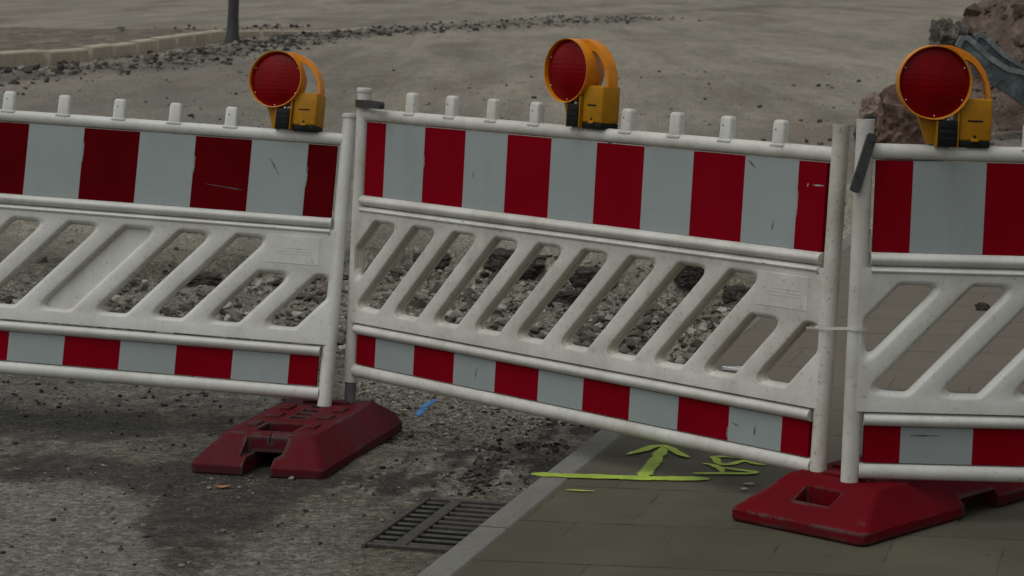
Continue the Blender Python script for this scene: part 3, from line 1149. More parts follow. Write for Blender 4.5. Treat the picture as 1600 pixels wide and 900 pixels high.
# ------------------------------------------------------------------ barriers
def frame_matrix(o, u, up):
    X = Vector(u).normalized()
    Z = Vector(up)
    Z = (Z - X * Z.dot(X)).normalized()
    Y = Z.cross(X)
    m = Matrix.Identity(4)
    for i, a in enumerate((X, Y, Z)):
        m[0][i], m[1][i], m[2][i] = a
    m.translation = Vector(o)
    return m


V0 = 0.64                   # local z of the top board's lower edge
LT, LB = -0.4828, -0.5837   # lower board
PITCH = 0.2


def slots():
    """front outlines of the slanted openings (u, v), CCW"""
    out = []
    for k in range(-1, 10):
        top = -0.073 if k < 8 else -0.192
        bot = -0.403
        cu = 0.195 + PITCH * k
        w = 0.0755

        def uu(v):
            return cu + (v + 0.238) * 0.93
        p = [(uu(bot) - w, bot), (uu(bot) + w, bot), (uu(top) + w, top), (uu(top) - w, top)]
        p = clip(p, -0.026, 2.026)
        q = []
        for a in p:
            if not q or (Vector(a) - Vector(q[-1])).length > 0.012:
                q.append(a)
        if (Vector(q[0]) - Vector(q[-1])).length <= 0.012:
            q.pop()
        if len(q) >= 3:
            out.append((k, q))
    return out


def make_panel(blind):
    bm = bmesh.new()
    u0, u1, v0, v1 = -0.031, 2.031, -0.440, -0.044
    yf, ys_ = -0.023, (-0.0215, -0.0165, -0.010, -0.0015)
    sl = []
    for k, q in slots():
        fo = round_poly(q, 0.036)
        ho = [round_poly(inset(q, d), 0.036 - d * 0.7) for d in (0.005, 0.0105, 0.0145, 0.0165)]
        sl.append((k, fo, ho))
    for sgn in (1, -1):
        y = yf * sgn
        edges = []

        def ring(pts):
            vs = [bm.verts.new((u - 1, y, v + V0)) for u, v in pts]
            for i in range(len(vs)):
                edges.append(bm.edges.new((vs[i - 1], vs[i])))
            return vs
        outer = ring([(u0, v0), (u1, v0), (u1, v1), (u0, v1)])
        fr = [ring(f) for k, f, h in sl]
        bmesh.ops.triangle_fill(bm, use_beauty=True, edges=edges)
        mids = []
        for (k, f, h), vs in zip(sl, fr):
            prev, pp = vs, f
            for ring_, yy in zip(h, ys_):
                ms = [bm.verts.new((u - 1, yy * sgn, v + V0)) for u, v in ring_]
                n = len(ms)
                for i in range(n):
                    fc = bm.faces.new((prev[i - 1], prev[i], ms[i], ms[i - 1]))
                    du = ring_[i][0] + ring_[i - 1][0] - pp[i][0] - pp[i - 1][0]
                    dv = ring_[i][1] + ring_[i - 1][1] - pp[i][1] - pp[i - 1][1]
                    # upper and left walls: mud on the middle barrier, painted shade on the others
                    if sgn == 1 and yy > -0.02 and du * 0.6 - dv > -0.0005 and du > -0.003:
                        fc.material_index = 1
                prev, pp = ms, ring_
            mids.append(ms)
            if k == blind and sgn == -1:
                bm.faces.new(ms)
        if sgn == 1:
            keep, ko = mids, outer
        else:
            for a, b in zip(keep, mids):
                for i in range(len(a)):
                    bm.faces.new((a[i - 1], a[i], b[i], b[i - 1]))
            for i in range(4):
                bm.faces.new((ko[i - 1], ko[i], outer[i], outer[i - 1]))
    return bm


def make_board(v0, v1):
    bm = bmesh.new()
    us = [0.0] + [0.1 + 0.2 * i for i in range(10)] + [2.0]
    yf, yb = -0.010, 0.010
    g = {}
    for u in us:
        for v in (v0, v1):
            for y in (yf, yb):
                g[(u, v, y)] = bm.verts.new((u - 1, y, v + V0))
    for i, (a, b) in enumerate(zip(us, us[1:])):
        mi = 0 if i % 2 == 0 else 1
        for y in (yf, yb):
            f = bm.faces.new((g[(a, v0, y)], g[(b, v0, y)], g[(b, v1, y)], g[(a, v1, y)]))
            f.material_index = mi
        for v in (v0, v1):
            f = bm.faces.new((g[(a, v, yf)], g[(b, v, yf)], g[(b, v, yb)], g[(a, v, yb)]))
            f.material_index = mi
    for u in (0.0, 2.0):
        bm.faces.new((g[(u, v0, yf)], g[(u, v1, yf)], g[(u, v1, yb)], g[(u, v0, yb)]))
    return bm


def knob_bm(u):
    bm = bmesh.new()
    x, z = u - 1, V0 + 0.291
    box(bm, x - 0.0265, x + 0.0258, -0.0195, 0.0195, z - 0.008, z + 0.003, 0.003, 1)
    rings = []
    for zz, a, b in ((0.003, 0.0215, 0.0170), (0.060, 0.0208, 0.0160), (0.067, 0.0185, 0.0138), (0.070, 0.0138, 0.0098)):
        sec = round_poly([(-a, -b), (a, -b), (a, b), (-a, b)], 0.009, 3)
        rings.append([(x + p, q, z + zz) for p, q in sec])
    loops(bm, rings)
    return bm


def make_barrier(label, mat4, body, postL, postR, blind=None, latch=None, capL='flat', capR='flat', stub=False, missing=(), walls=None, top_red='rsheet'):
    walls = walls or body
    T = thing('construction_barrier', label, 'barrier', None, mat4 @ Matrix.Translation((1.0, 0, -V0)))
    o = build('upper_board', make_board(0.0, 0.25), [M[top_red], M['wsheet']], T, smooth=0)
    o = build('lower_board', make_board(LB, LT), [M['rsheet'], M['wsheet']], T, smooth=0)
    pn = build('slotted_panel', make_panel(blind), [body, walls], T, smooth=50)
    # raised type plate moulded into the panel, with faint raised lines
    bm = bmesh.new()
    box(bm, 0.785, 0.975, -0.0242, -0.015, V0 - 0.172, V0 - 0.072, 0.002, 1)
    for i, (w, z) in enumerate(((0.10, -0.118), (0.13, -0.128), (0.115, -0.137))):
        box(bm, 0.865 - w / 2 + 0.02, 0.865 + w / 2 + 0.02, -0.0249, -0.0240, V0 + z, V0 + z + 0.004)
    build('type_plate', bm, body, pn, smooth=0)
    # rails
    bm = bmesh.new()
    prism_x(bm, ell(0.019, 0.0215, 0, V0 + 0.2745), -1.02, 1.02)
    tr = build('top_rail', bm, body, T)
    for k in range(9):
        if k in missing:
            continue
        kb = build('knob', knob_bm(0.218 + 0.2 * k), body, tr)
        if k % 2 == 1 or k == 8:
            bm = bmesh.new()
            lathe_y(bm, 0.218 + 0.2 * k - 1 - 0.006, V0 + 0.291 + 0.042, [(-0.0160, 0.0022), (-0.0176, 0.0022)], 10)
            hl_ = build('bolt_hole', bm, M['black'], tr, smooth=0)
    for zc, ry, rz, ridge in ((-0.0185, 0.030, 0.0185, -0.050), (-0.463, 0.030, 0.0195, -0.434)):
        bm = bmesh.new()
        prism_x(bm, ell(ry, rz, 0, V0 + zc), -1.005, 1.005)
        if ridge == -0.050:
            prism_x(bm, ell(0.029, 0.012, 0, V0 + ridge), -1.003, 1.003)
        build('middle_rail', bm, body, T)
    bm = bmesh.new()
    prism_x(bm, ell(0.021, 0.0225, 0, V0 - 0.609), -1.012, 1.012)
    build('bottom_rail', bm, body, T)
    # posts
    for sx, pm, cp in ((-1, postL, capL), (1, postR, capR)):
        x = sx * 1.034
        bm = bmesh.new()
        ztop = V0 + 0.36
        hollow = cp in ('open', 'tube')
        secs = [(-0.012, 0.0245, 0.0235), (ztop - 0.012, 0.0245, 0.0235)]
        if hollow:
            secs += [(ztop, 0.0255, 0.0245), (ztop, 0.0205, 0.0195), (ztop - 0.12, 0.0205, 0.0195)]
        else:
            secs += [(ztop - 0.002, 0.024, 0.023)]
        tube_z(bm, x, 0, secs)
        # flange that grips the boards
        xi = sx * 1.012
        box(bm, min(x, xi) , max(x, xi), -0.0125, 0.0125, 0.02, V0 + 0.262, 0.003, 1)
        po = build('post', bm, pm, T)
        if not hollow:
            bm = bmesh.new()
            tube_z(bm, x, 0, [(ztop - 0.010, 0.027, 0.026), (ztop - 0.004, 0.0285, 0.0275), (ztop + 0.004, 0.027, 0.026), (ztop + 0.006, 0.022, 0.021)])
            build('post_cap', bm, pm, po)
        if sx == -1 and stub:
            bm = bmesh.new()
            tube_z(bm, x, 0, [(-0.115, 0.020, 0.020), (0.0, 0.020, 0.020)], 18)
            build('post_foot', bm, M['pipe'], po)
        else:
            bm = bmesh.new()
            tube_z(bm, x, 0, [(-0.06, 0.019, 0.019), (-0.005, 0.019, 0.019)], 18)
            build('post_foot', bm, M['pipe'], po)
    if latch:
        bm = bmesh.new()
        x = -1.034
        if latch == 'open':
            z = V0 + 0.312
            tube_z(bm, x, 0, [(z - 0.013, 0.027, 0.026), (z - 0.013, 0.031, 0.030), (z + 0.013, 0.031, 0.030), (z + 0.013, 0.027, 0.026)], 22, False, False)
            m = Matrix.Translation((x, 0, z)) @ Matrix.Rotation(R(-9), 4, 'Z')
            b2 = round_poly([(0.0, -0.0125), (0.155, -0.0125), (0.155, 0.0125), (0.0, 0.0125)], 0.011, 3)
            rings = [[(m @ Vector((px, yy, pz)))[:] for px, pz in b2] for yy in (-0.034, -0.012)]
            loops(bm, rings)
        else:
            p0 = Vector((x + 0.012, -0.030, V0 + 0.310))
            m = Matrix.Translation(p0) @ Matrix.Rotation(R(15), 4, 'Y')
            b2 = round_poly([(-0.0135, -0.152), (0.0135, -0.152), (0.0135, 0.014), (-0.0135, 0.014)], 0.010, 3)
            rings = [[(m @ Vector((px, yy, pz)))[:] for px, pz in b2] for yy in (-0.009, 0.009)]
            loops(bm, rings)
            b3 = ell(0.010, 0.010, 0, 0, 14)
            rings = [[(m @ Vector((px, yy, pz)))[:] for px, pz in b3] for yy in (-0.015, -0.008)]
            loops(bm, rings)
        build('latch', bm, M['iron'], T)
    return T


def scuff(board, u, v, du, dv, seed, mat='scuff', name='scuff_mark'):
    bm = bmesh.new()
    rs = random.Random(seed)
    n = 9
    up, lo = [], []
    for i in range(n):
        f = i / (n - 1)
        w = 0.0006 + 0.0024 * math.sin(math.pi * f) * rs.uniform(0.1, 1)
        p = Vector((u + du * f, v + dv * f))
        q = Vector((-dv, du)).normalized() * w
        up.append((p + q)); lo.append((p - q))
    vs = [bm.verts.new((a.x - 1, -0.0105, a.y + V0)) for a in up + lo[::-1]]
    bm.faces.new(vs)
    build(name, bm, M[mat], board, smooth=0)


DZ = Vector((0, 0, 0.05))
mM = frame_matrix(Vector((-0.5164, 7.8782, 0.681)) + DZ, (0.6928, -0.7208, 0.0227), (0.0039, 0.0352, 0.9994))
mL = frame_matrix(Vector((-2.6244, 8.1533, 0.6149)) + DZ, (0.9937, -0.1115, -0.0122), (0.0334, 0.1906, 0.9811))
mR = frame_matrix(Vector((0.9783, 6.2625, 0.7541)) + DZ, (0.9996, 0.0193, 0.0227), (-0.023, 0.015, 0.9996))
bM = make_barrier('red and white slotted barrier in the middle, slanting across between the two foot plates', mM, M['grimy'], M['grimy'], M['filth_shade'], latch='open', capR='open', stub=True, walls=M['caked'])
bL = make_barrier('red and white slotted barrier cut off by the left edge, one of its openings closed', mL, M['clean'], M['clean'], M['clean'], blind=5, top_red='rdark', walls=M['filth_shade'])
bR = make_barrier('red and white slotted barrier at the right edge, a latch hanging from its post', mR, M['clean'], M['grimy'], M['clean'], latch='hang', capL='tube', walls=M['filth_shade'])


def child(t, n):
    return next(c for c in t.children if c.name.split('.')[0] == n)


for t, n, marks in ((bM, 'upper_board', [(1.815, 0.045, 0.006, 0.028), (0.545, 0.10, 0.002, 0.018), (1.712, 0.240, 0.030, -0.024)]),
                    (bM, 'lower_board', [(0.605, LB + 0.035, 0.010, 0.032), (1.715, LB + 0.055, 0.022, -0.006), (1.80, LB + 0.03, 0.002, 0.03)]),
                    (bL, 'upper_board', [(1.77, 0.19, 0.035, -0.055), (1.55, 0.085, 0.13, -0.012)]),
                    (bR, 'lower_board', [(0.125, LB + 0.078, 0.085, 0.001)])):
    for i, (u, v, du, dv) in enumerate(marks):
        scuff(child(t, n), u, v, du, dv, i + 3)

for t, n, marks in ((bM, 'upper_board', [(1.902, 0.09, 0.001, 0.075), (0.303, 0.115, 0.001, 0.04), (0.903, 0.08, 0.002, 0.035), (1.935, 0.178, 0.003, 0.012), (1.955, 0.185, 0.04, 0.001)]),
                    (bM, 'lower_board', [(0.697, LB + 0.012, -0.001, 0.022), (1.697, LB + 0.01, 0.001, 0.03)]),
                    (bL, 'upper_board', [(1.102, 0.13, 0.001, 0.07), (1.502, 0.12, 0.001, 0.06), (1.902, 0.10, 0.001, 0.07)])):
    for i, (u, v, du, dv) in enumerate(marks):
        scuff(child(t, n), u, v, du, dv, i + 30, 'wsheet', 'chipped_edge')

# ------------------------------------------------------------------ warning lamps
def make_lamp(label):
    T = thing('warning_lamp', label, 'warning lamp', 'warning lamps on the barriers')
    CX, CZ = -0.041, 0.170
    bm = bmesh.new()
    secs = [(-0.030 - 0.017 * (1 - (r / 0.0945) ** 2), r) for r in (0.0945, 0.088, 0.075, 0.055, 0.03, 0.006)]
    lathe_y(bm, CX, CZ, [(-0.015, 0.0945)] + secs)
    ln = build('lens', bm, M['lens'], T, smooth=30)
    for an in (27, -31, -88, -147, 155):
        bm = bmesh.new()
        x, z = CX + 0.0895 * math.cos(R(an)), CZ + 0.0895 * math.sin(R(an))
        lathe_y(bm, x, z, [(-0.030, 0.0022), (-0.0338, 0.0022), (-0.0346, 0.0012)], 10)
        build('screw', bm, M['silver'], ln)
    bm = bmesh.new()
    # shroud ring and drum
    lathe_y(bm, CX, CZ, [(-0.018, 0.0948), (-0.044, 0.0965), (-0.045, 0.0993), (-0.020, 0.1000), (-0.004, 0.1000), (0.002, 0.097), (0.006, 0.090), (0.040, 0.084), (0.052, 0.076), (0.054, 0.0)][:-1], 56, True, True)
    build('lamp_housing', bm, M['orange'], T, smooth=35)
    # handle: an arch from the crown of the housing to the battery box
    out = [(-0.020, 0.271), (0.006, 0.270), (0.032, 0.262), (0.058, 0.249), (0.082, 0.229), (0.101, 0.203), (0.113, 0.172), (0.119, 0.146), (0.119, 0.122)]
    inn = [(0.110, 0.122), (0.109, 0.146), (0.103, 0.170), (0.092, 0.196), (0.076, 0.217), (0.062, 0.229), (0.050, 0.230), (0.036, 0.238), (-0.02, 0.258)]
    bm = bmesh.new()
    prism_y(bm, out + inn, -0.006, 0.034)
    bmesh.ops.bevel(bm, geom=[e for e in bm.edges if abs(e.verts[0].co.y - e.verts[1].co.y) < 1e-5], offset=0.0022, segments=2, affect='EDGES')
    build('handle', bm, M['orange'], T, smooth=40)
    # battery box
    bm = bmesh.new()
    box(bm, 0.031, 0.121, -0.030, 0.046, 0.014, 0.129, 0.007, 3)
    bb = build('battery_box', bm, M['yellow'], T, smooth=40)
    bm = bmesh.new()
    box(bm, 0.033, 0.119, -0.0285, 0.0445, -0.003, 0.015, 0.003, 2)
    build('box_base', bm, M['black'], bb)
    bm = bmesh.new()
    x = 0.0
    rl = random.Random(4)
    # the maker's mark is a dark dash too small to read
    box(bm, 0.0545, 0.096, -0.0312, -0.0295, 0.0665, 0.0708)
    build('nameplate', bm, M['black'], bb, smooth=0)
    bm = bmesh.new()
    box(bm, 0.0645, 0.0865, -0.0345, -0.029, 0.0125, 0.0205, 0.0015, 1)
    build('catch', bm, M['yellow'], bb)
    bm = bmesh.new()
    lathe_y(bm, 0.0755, 0.0265, [(-0.0298, 0.004), (-0.0312, 0.004)], 12)
    build('keyhole', bm, M['black'], bb, smooth=0)
    # clamp block round the rail stud
    bm = bmesh.new()
    box(bm, -0.0255, 0.0255, -0.044, 0.028, 0.0, 0.069, 0.004, 2)
    for z in (0.020, 0.036, 0.052):
        box(bm, -0.021, 0.021, -0.0450, -0.043, z - 0.0045, z + 0.0045, 0.0015, 1)
    cl = build('clamp', bm, M['black'], T)
    bm = bmesh.new()
    tube_z(bm, 0.001, -0.028, [(0.066, 0.007, 0.007), (0.075, 0.007, 0.007), (0.078, 0.004, 0.004)], 12)
    build('bolt', bm, M['silver'], cl)
    bm = bmesh.new()
    prism_y(bm, [(-0.076, 0.078), (-0.048, 0.003), (-0.0265, 0.003), (-0.0265, 0.080)], -0.012, 0.022)
    box(bm, 0.0262, 0.0305, -0.040, 0.026, -0.003, 0.095, 0.001, 1)
    box(bm, -0.0305, -0.0262, -0.040, -0.013, -0.003, 0.075, 0.001, 1)
    build('bracket', bm, M['yellow'], T)
    return T


def copy_tree(o, parent=None):
    c = o.copy()
    col.objects.link(c)
    if parent:
        c.parent = parent
    for ch in o.children:
        copy_tree(ch, c)
    return c


def seat(lamp, m, u, yaw, tilt=0.0):
    lamp.matrix_world = m @ Matrix.Translation((u, 0, 0.2955)) @ Matrix.Rotation(R(yaw), 4, 'Z') @ Matrix.Rotation(R(tilt), 4, 'Y')


lamp = make_lamp('red and yellow warning lamp on the middle barrier, its lens turned away to the left')
lampL = copy_tree(lamp)
lampL['label'] = 'red and yellow warning lamp on the left barrier, near its right end'
lampR = copy_tree(lamp)
lampR['label'] = 'red and yellow warning lamp on the right barrier, facing straight out'
seat(lamp, mM, 1.018, -3)
seat(lampL, mL, 1.815, -13)
seat(lampR, mR, 0.183, 0)


# ------------------------------------------------------------------ foot plates
PL, PW, PH = 0.93, 0.455, 0.12


def make_plate(label, mat, mtx, corner):
    T = thing('foot_plate', label, 'foot plate', None, mtx)
    bm = bmesh.new()

    def ring(x0, x1, hw, z, r, n=4):
        sec = round_poly([(x0, -hw), (x1, -hw), (x1, hw), (x0, hw)], r, n)
        return [(a, b, z) for a, b in sec]
    h = PL / 2
    w = PW / 2
    loops(bm, [ring(-h + 0.006, h - 0.006, w - 0.006, 0.0, 0.026), ring(-h, h, w, 0.008, 0.028), ring(-h, h, w, 0.034, 0.028),
               ring(-h + 0.010, h - 0.008, w - 0.006, 0.042, 0.034),
               ring(-h + 0.158, h - 0.118, w - 0.068, PH - 0.006, 0.02), ring(-h + 0.168, h - 0.126, w - 0.075, PH, 0.016)])
    body = build('rubber_body', bm, mat, T, smooth=30)
    bpy.context.view_layer.update()
    cb = bmesh.new()
    # grip hole in the long slope
    box(cb, -h + 0.075, -h + 0.137, -0.060, 0.060, -0.1, 0.2)
    # open notch in the short end
    box(cb, h - 0.100, h + 0.1, -0.046, 0.050, -0.1, 0.2)
    box(cb, h - 0.112, h + 0.1, -0.068, 0.072, 0.058, 0.2)
    box(cb, h - 0.34, h - 0.07, -0.045, 0.049, -0.1, 0.060)
    # big pocket and post sockets along the middle
    box(cb, h - 0.300, h - 0.165, -0.064, 0.064, 0.072, 0.2)
    for x in (0.055, -0.005, -0.07):
        box(cb, x - 0.022, x + 0.022, -0.028, 0.028, -0.1, 0.2)
    box(cb, -0.165, -0.125, -0.024, 0.024, 0.04, 0.2)
    # hand holds under the long sides
    box(cb, 0.02, 0.20, -0.3, -0.150, -0.1, 0.052)
    if corner:
        box(cb, -h - 0.1, -h + 0.085, 0.175, 0.3, -0.1, 0.052)
    # seam
    box(cb, h - 0.16, h - 0.09, 0.006, 0.010, 0.09, 0.2)
    boolean_cut(body, cb)
    for x, y, lx, ly in ((0.20, 0.100, 0.07, 0.035), (0.20, -0.100, 0.07, 0.035), (0.04, 0.088, 0.07, 0.05), (0.04, -0.088, 0.07, 0.05),
                         (-0.10, 0.095, 0.08, 0.04), (-0.10, -0.095, 0.08, 0.04), (-0.22, 0.0, 0.03, 0.16)):
        bm = bmesh.new()
        box(bm, x - lx / 2, x + lx / 2, y - ly / 2, y + ly / 2, PH - 0.004, PH + 0.008, 0.004, 2)
        build('raised_rib', bm, mat, T, smooth=30)
    return T


def plate_matrix(mid, ang, off, flip):
    """mid: middle of the near short edge, ang: long axis seen from above"""
    ax = Vector((math.cos(R(ang)), math.sin(R(ang))))
    c = Vector(mid) + ax * (PL / 2)
    m = Matrix.Translation((c.x, c.y, plane(c.x, off))) @ Matrix.Rotation(-math.atan(GS), 4, 'Y')
    return m @ Matrix.Rotation(R(ang + (180 if flip else 0)), 4, 'Z')


make_plate('dusty maroon rubber foot plate on the road under the left and middle barriers', M['plate_dusty'], plate_matrix((-0.785, 7.19), 76, RO, True), True)
make_plate('worn red rubber foot plate on the pavement slabs under the right barrier', M['plate_red'], plate_matrix((0.80, 6.128), 46.5, 0.0, False), False)

# cable tie that joins the two posts
bm = bmesh.new()
zt = 0.5645
A = mM @ Vector((2.034, 0, 0)); B = mR @ Vector((-0.034, 0, 0))
upM = mM.to_3x3() @ Vector((0, 0, 1)); upR = mR.to_3x3() @ Vector((0, 0, 1))
pa = A + upM * ((zt - A.z) / upM.z); pb = B + upR * ((zt - B.z) / upR.z)
d2 = Vector((pb.x - pa.x, pb.y - pa.y)); dl = d2.length; d2.normalize(); n2 = Vector((-d2.y, d2.x))
rr = 0.0268
path = []
for k in range(13):
    an = math.pi / 2 + math.pi * k / 12
    path.append(Vector((pa.x, pa.y)) + d2 * (rr * math.cos(an)) + n2 * (rr * math.sin(an)))
for k in range(13):
    an = -math.pi / 2 + math.pi * k / 12
    path.append(Vector((pb.x, pb.y)) + d2 * (rr * math.cos(an)) + n2 * (rr * math.sin(an)))
cen = (Vector((pa.x, pa.y)) + Vector((pb.x, pb.y))) / 2
rings = [[], [], [], []]
for p in path:
    o = p + (p - cen).normalized() * 0.0022
    z_ = zt + 0.026 * min(1, max(0, (p - Vector((pa.x, pa.y))).dot(d2) / dl))
    rings[0].append((p.x, p.y, z_ - 0.0035)); rings[1].append((o.x, o.y, z_ - 0.0035))
    rings[2].append((o.x, o.y, z_ + 0.0035)); rings[3].append((p.x, p.y, z_ + 0.0035))
loops(bm, rings + [rings[0]], False, False)
hd = Vector((pa.x, pa.y)) - d2 * (rr * 0.5) - n2 * (rr * 0.95)
tail = hd + Vector((-0.032, -0.004))
box(bm, -0.006, 0.006, -0.005, 0.004, -0.005, 0.005, 0.001, 1, Matrix.Translation((hd.x, hd.y, zt)))
box(bm, tail.x, hd.x, tail.y - 0.002, tail.y + 0.002, zt - 0.003, zt + 0.002)
tie = build('cable_tie', bm, M['clean'])
tag(tie, 'thin white cable tie binding the posts of the middle and right barriers', 'cable tie')

# ------------------------------------------------------------------ drain
gm = Matrix.Identity(4)
gm[0][0], gm[1][0] = GA.x, GA.y
gm[0][1], gm[1][1] = -GP.x, -GP.y
gz = plane(-0.2, RO) + 0.001
gm.translation = (GO.x, GO.y, gz)
gm = gm @ Matrix.Rotation(0.0, 4, 'X')
T = thing('drain_grate', 'dark cast iron drain grate in the gutter beside the kerb', 'drain grate', None, gm)
GLn, GWd = 0.624, 0.325
tilt = GS * GP.x


def gy(p):
    return -p


def gbox(bm, a0, a1, p0, p1, z0, z1, bev=0.003):
    b2 = bmesh.new()
    box(b2, a0, a1, -p1, -p0, z0, z1, bev, 1)
    for v in b2.verts:
        v.co.z += GS * (GP.x * (-v.co.y) + GA.x * v.co.x) * 0.9
    me = bpy.data.meshes.new('t'); b2.to_mesh(me); b2.free()
    bm.from_mesh(me)
    bpy.data.meshes.remove(me)


bm = bmesh.new()
gbox(bm, 0, GLn, 0.006, 0.020, -0.06, 0.002); gbox(bm, 0, GLn, GWd - 0.02, GWd, -0.06, 0.002)
gbox(bm, 0.008, 0.026, 0.020, GWd - 0.02, -0.06, 0.002); gbox(bm, GLn - 0.026, GLn - 0.008, 0.020, GWd - 0.02, -0.06, 0.002)
build('grate_frame', bm, M['cast'], T)
bm = bmesh.new()
gbox(bm, 0.030, GLn - 0.030, 0.088, 0.128, -0.045, 0.000)
nb = 10
for k in range(nb):
    a = 0.030 + (GLn - 0.060) * (k + 0.5) / nb
    gbox(bm, a - 0.0080, a + 0.0080, 0.021, 0.088, -0.045, -0.001, 0.004)
    gbox(bm, a - 0.0080, a + 0.0080, 0.128, GWd - 0.021, -0.045, -0.001, 0.004)
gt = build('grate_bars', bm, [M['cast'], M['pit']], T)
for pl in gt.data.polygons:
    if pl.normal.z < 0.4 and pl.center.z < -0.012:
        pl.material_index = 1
bm = bmesh.new()
gbox(bm, 0.022, GLn - 0.022, 0.015, GWd - 0.015, -0.34, -0.30, 0)
build('drain_shaft', bm, M['pit'], T)


# ------------------------------------------------------------------ sprayed marks
def stroke(bm, lay, pts, w, zf, seed):
    P = [Vector(p) for p in pts]
    # resample
    S = [P[0]]
    for a, b in zip(P, P[1:]):
        n = max(2, int((b - a).length / 0.012))
        for i in range(1, n + 1):
            S.append(a.lerp(b, i / n))
    # light smoothing
    for _ in range(1):
        S = [S[0]] + [(S[i - 1] + S[i] * 2 + S[i + 1]) / 4 for i in range(1, len(S) - 1)] + [S[-1]]
    prev = None
    n = len(S)
    for i, p in enumerate(S):
        t = (S[min(i + 1, n - 1)] - S[max(i - 1, 0)]).normalized()
        q = Vector((-t.y, t.x))
        endf = min(1.0, 0.45 + 0.55 * min(i, n - 1 - i) / 4)
        ww = w * endf * (1 + 0.28 * noise.noise(Vector((i * 0.22, seed, 0))))
        row = []
        for f, cv in ((-1.5, 0.0), (-0.95, 0.55), (-0.6, 1.0), (0, 1.0), (0.6, 1.0), (0.95, 0.55), (1.5, 0.0)):
            e = p + q * (ww / 2 * f)
            v = bm.verts.new((e.x, e.y, zf(e.x, e.y)))
            v[lay] = cv * (0.55 if i in (0, n - 1) else 1)
            row.append(v)
        if prev:
            for j in range(6):
                bm.faces.new((prev[j], prev[j + 1], row[j + 1], row[j]))
        prev = row


def spray(name, strokes, mat, zf, label):
    bm = bmesh.new()
    lay = bm.verts.layers.float.new('core')
    for i, (pts, w) in enumerate(strokes):
        n0 = i * 0.0006
        stroke(bm, lay, pts, w, lambda x, y: zf(x, y) + n0, i * 7.3)
    bm.faces.ensure_lookup_table()
    o = build(name, bm, mat, smooth=0)
    tag(o, label, 'paint mark')
    return o


def zp(x, y):
    return plane(x) + 0.0045


spray('spray_arrow', [
    ([(0.087, 6.858), (0.184, 6.834), (0.299, 6.824), (0.424, 6.805), (0.53, 6.804), (0.622, 6.802)], 0.046),
    ([(0.42, 6.814), (0.458, 6.98), (0.492, 7.154), (0.515, 7.270)], 0.034),
    ([(0.391, 7.151), (0.44, 7.212), (0.483, 7.282), (0.52, 7.290)], 0.028),
    ([(0.515, 7.290), (0.537, 7.235), (0.557, 7.156), (0.582, 7.108)], 0.026)],
    M['green'], zp, 'fluorescent yellow green arrow sprayed across the kerb and slabs')
spray('spray_writing', [
    ([(0.791, 7.080), (0.737, 7.108), (0.695, 7.134), (0.655, 7.120), (0.667, 7.086), (0.665, 7.038), (0.68, 7.005), (0.709, 7.015), (0.732, 7.049), (0.75, 7.069), (0.769, 7.055), (0.781, 7.022), (0.816, 7.009)], 0.020),
    ([(0.619, 7.023), (0.646, 7.005), (0.669, 6.949), (0.669, 6.885)], 0.020),
    ([(0.677, 6.959), (0.714, 6.932), (0.776, 6.897), (0.752, 6.875), (0.671, 6.876), (0.577, 6.873)], 0.020)],
    M['green'], zp, 'loopy fluorescent yellow green letters sprayed on the slabs right of the arrow')
spray('spray_flecks', [([(0.19, 6.641), (0.227, 6.63), (0.274, 6.627)], 0.014)],
      M['green'], zp, 'faint fluorescent flecks sprayed below the arrow line beside the kerb')
spray('blue_mark', [([(-0.325, 8.336), (-0.313, 8.45), (-0.298, 8.552), (-0.262, 8.679)], 0.030)],
      M['blue'], lambda x, y: zroad(x, y) + 0.007, 'broken blue spray mark on the gravelly road beside the maroon foot plate')

# ------------------------------------------------------------------ small litter
bm = bmesh.new()
pts = [(-0.026, -0.012), (0.0, -0.018), (0.026, -0.004), (0.020, 0.012), (-0.004, 0.014)]
loops(bm, [[(x, y, 0.002 + 8 * x * x) for x, y in pts], [(x, y, 0.004 + 8 * x * x) for x, y in pts]])
lf = build('dry_leaf', bm, M['leaf'], loc=(-0.871, 7.027, zroad(-0.871, 7.027) + 0.002))
tag(lf, 'small dry orange leaf on the dark road before the maroon foot plate', 'leaf')
bm = bmesh.new()
for a, b in (((-0.045, 0.0), (0.05, 0.03)), ((-0.045, 0.0), (0.05, -0.045))):
    d = Vector((b[0] - a[0], b[1] - a[1], 0)); ln_ = d.length
    m = Matrix.Translation((a[0], a[1], 0)) @ Matrix.Rotation(math.atan2(d.y, d.x), 4, 'Z')
    box(bm, 0, ln_, -0.007, 0.007, 0.002, 0.012, 0.001, 1, m)
box(bm, -0.052, -0.036, -0.009, 0.009, 0.001, 0.014, 0.001, 1)
sc_ = build('plastic_clip', bm, M['whitebit'], loc=(0.878, 8.758, plane(0.878)))
tag(sc_, 'white forked plastic scrap on the slabs behind the middle barrier', 'plastic scrap')
rock('pebble', (0.715, 6.665, plane(0.715) + 0.004), (0.011, 0.008, 0.004), M['chalk'], 31, 'pale pebble on the slab left of the red foot plate, the nearer of two', 'pebble')
rock('pebble', (0.736, 6.735, plane(0.736) + 0.004), (0.016, 0.010, 0.0035), M['chalk'], 32, 'flat pale pebble on the slab left of the red foot plate, the farther of two', 'pebble')
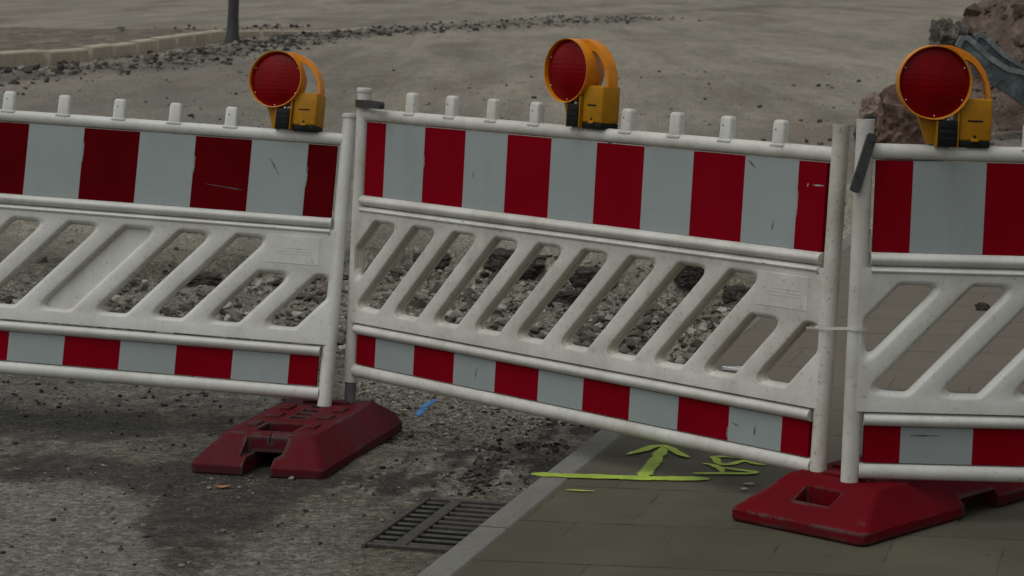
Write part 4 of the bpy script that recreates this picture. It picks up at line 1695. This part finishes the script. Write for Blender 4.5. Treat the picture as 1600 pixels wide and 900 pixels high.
rock('asphalt_crumb', (2.154, 10.447, plane(2.154) + 0.012), (0.034, 0.026, 0.020), M['asphalt'], 33, 'small dark crumb lying on the slabs seen through the right barrier', 'asphalt crumb')

# ------------------------------------------------------------------ camera, light, sky
W = ((0.99872705, 0.05044076, 0.0), (0.00675718, -0.13379224, 0.99098637), (0.04998611, -0.98972489, -0.13396276))
cam = bpy.data.cameras.new('camera')
co = bpy.data.objects.new('camera', cam)
col.objects.link(co)
cm = Matrix.Identity(4)
for i in range(3):
    cm[i][0], cm[i][1], cm[i][2] = W[i][0], -W[i][1], -W[i][2]
cm.translation = (0, 0, 1.5)
co.matrix_world = cm
cam.sensor_width = 36
cam.lens = 3600 / 1600 * 36
cam.clip_start = 0.1
cam.clip_end = 3000
cam.dof.use_dof = True
cam.dof.focus_distance = 6.9
cam.dof.aperture_fstop = 13
scene.camera = co

SUN_EL, SUN_AZ = 62, 240      # azimuth clockwise from +Y
sd = Vector((math.sin(R(SUN_AZ)) * math.cos(R(SUN_EL)), math.cos(R(SUN_AZ)) * math.cos(R(SUN_EL)), math.sin(R(SUN_EL))))
sl_ = bpy.data.lights.new('sun', 'SUN')
sl_.energy = 0.6
sl_.angle = R(75)
sl_.color = (1.0, 0.965, 0.90)
so = bpy.data.objects.new('sun', sl_)
col.objects.link(so)
so.rotation_euler = (-sd).to_track_quat('-Z', 'Y').to_euler()

w = bpy.data.worlds.new('World')
scene.world = w
w.use_nodes = True
nt = w.node_tree
bg = nt.nodes['Background']
sky = nt.nodes.new('ShaderNodeTexSky')
sky.sky_type = 'NISHITA'
sky.sun_disc = False
sky.sun_elevation = R(SUN_EL)
sky.sun_rotation = R(SUN_AZ)
sky.dust_density = 4
sky.air_density = 1.0
hs = nt.nodes.new('ShaderNodeHueSaturation')
hs.inputs['Saturation'].default_value = 0.07
L(nt, sky.outputs[0], hs.inputs['Color'])
L(nt, hs.outputs[0], bg.inputs['Color'])
bg.inputs['Strength'].default_value = 0.15

scene.render.engine = 'CYCLES'
scene.view_settings.view_transform = 'Standard'
scene.view_settings.look = 'None'
scene.view_settings.exposure = -0.60
scene.view_settings.gamma = 1.0
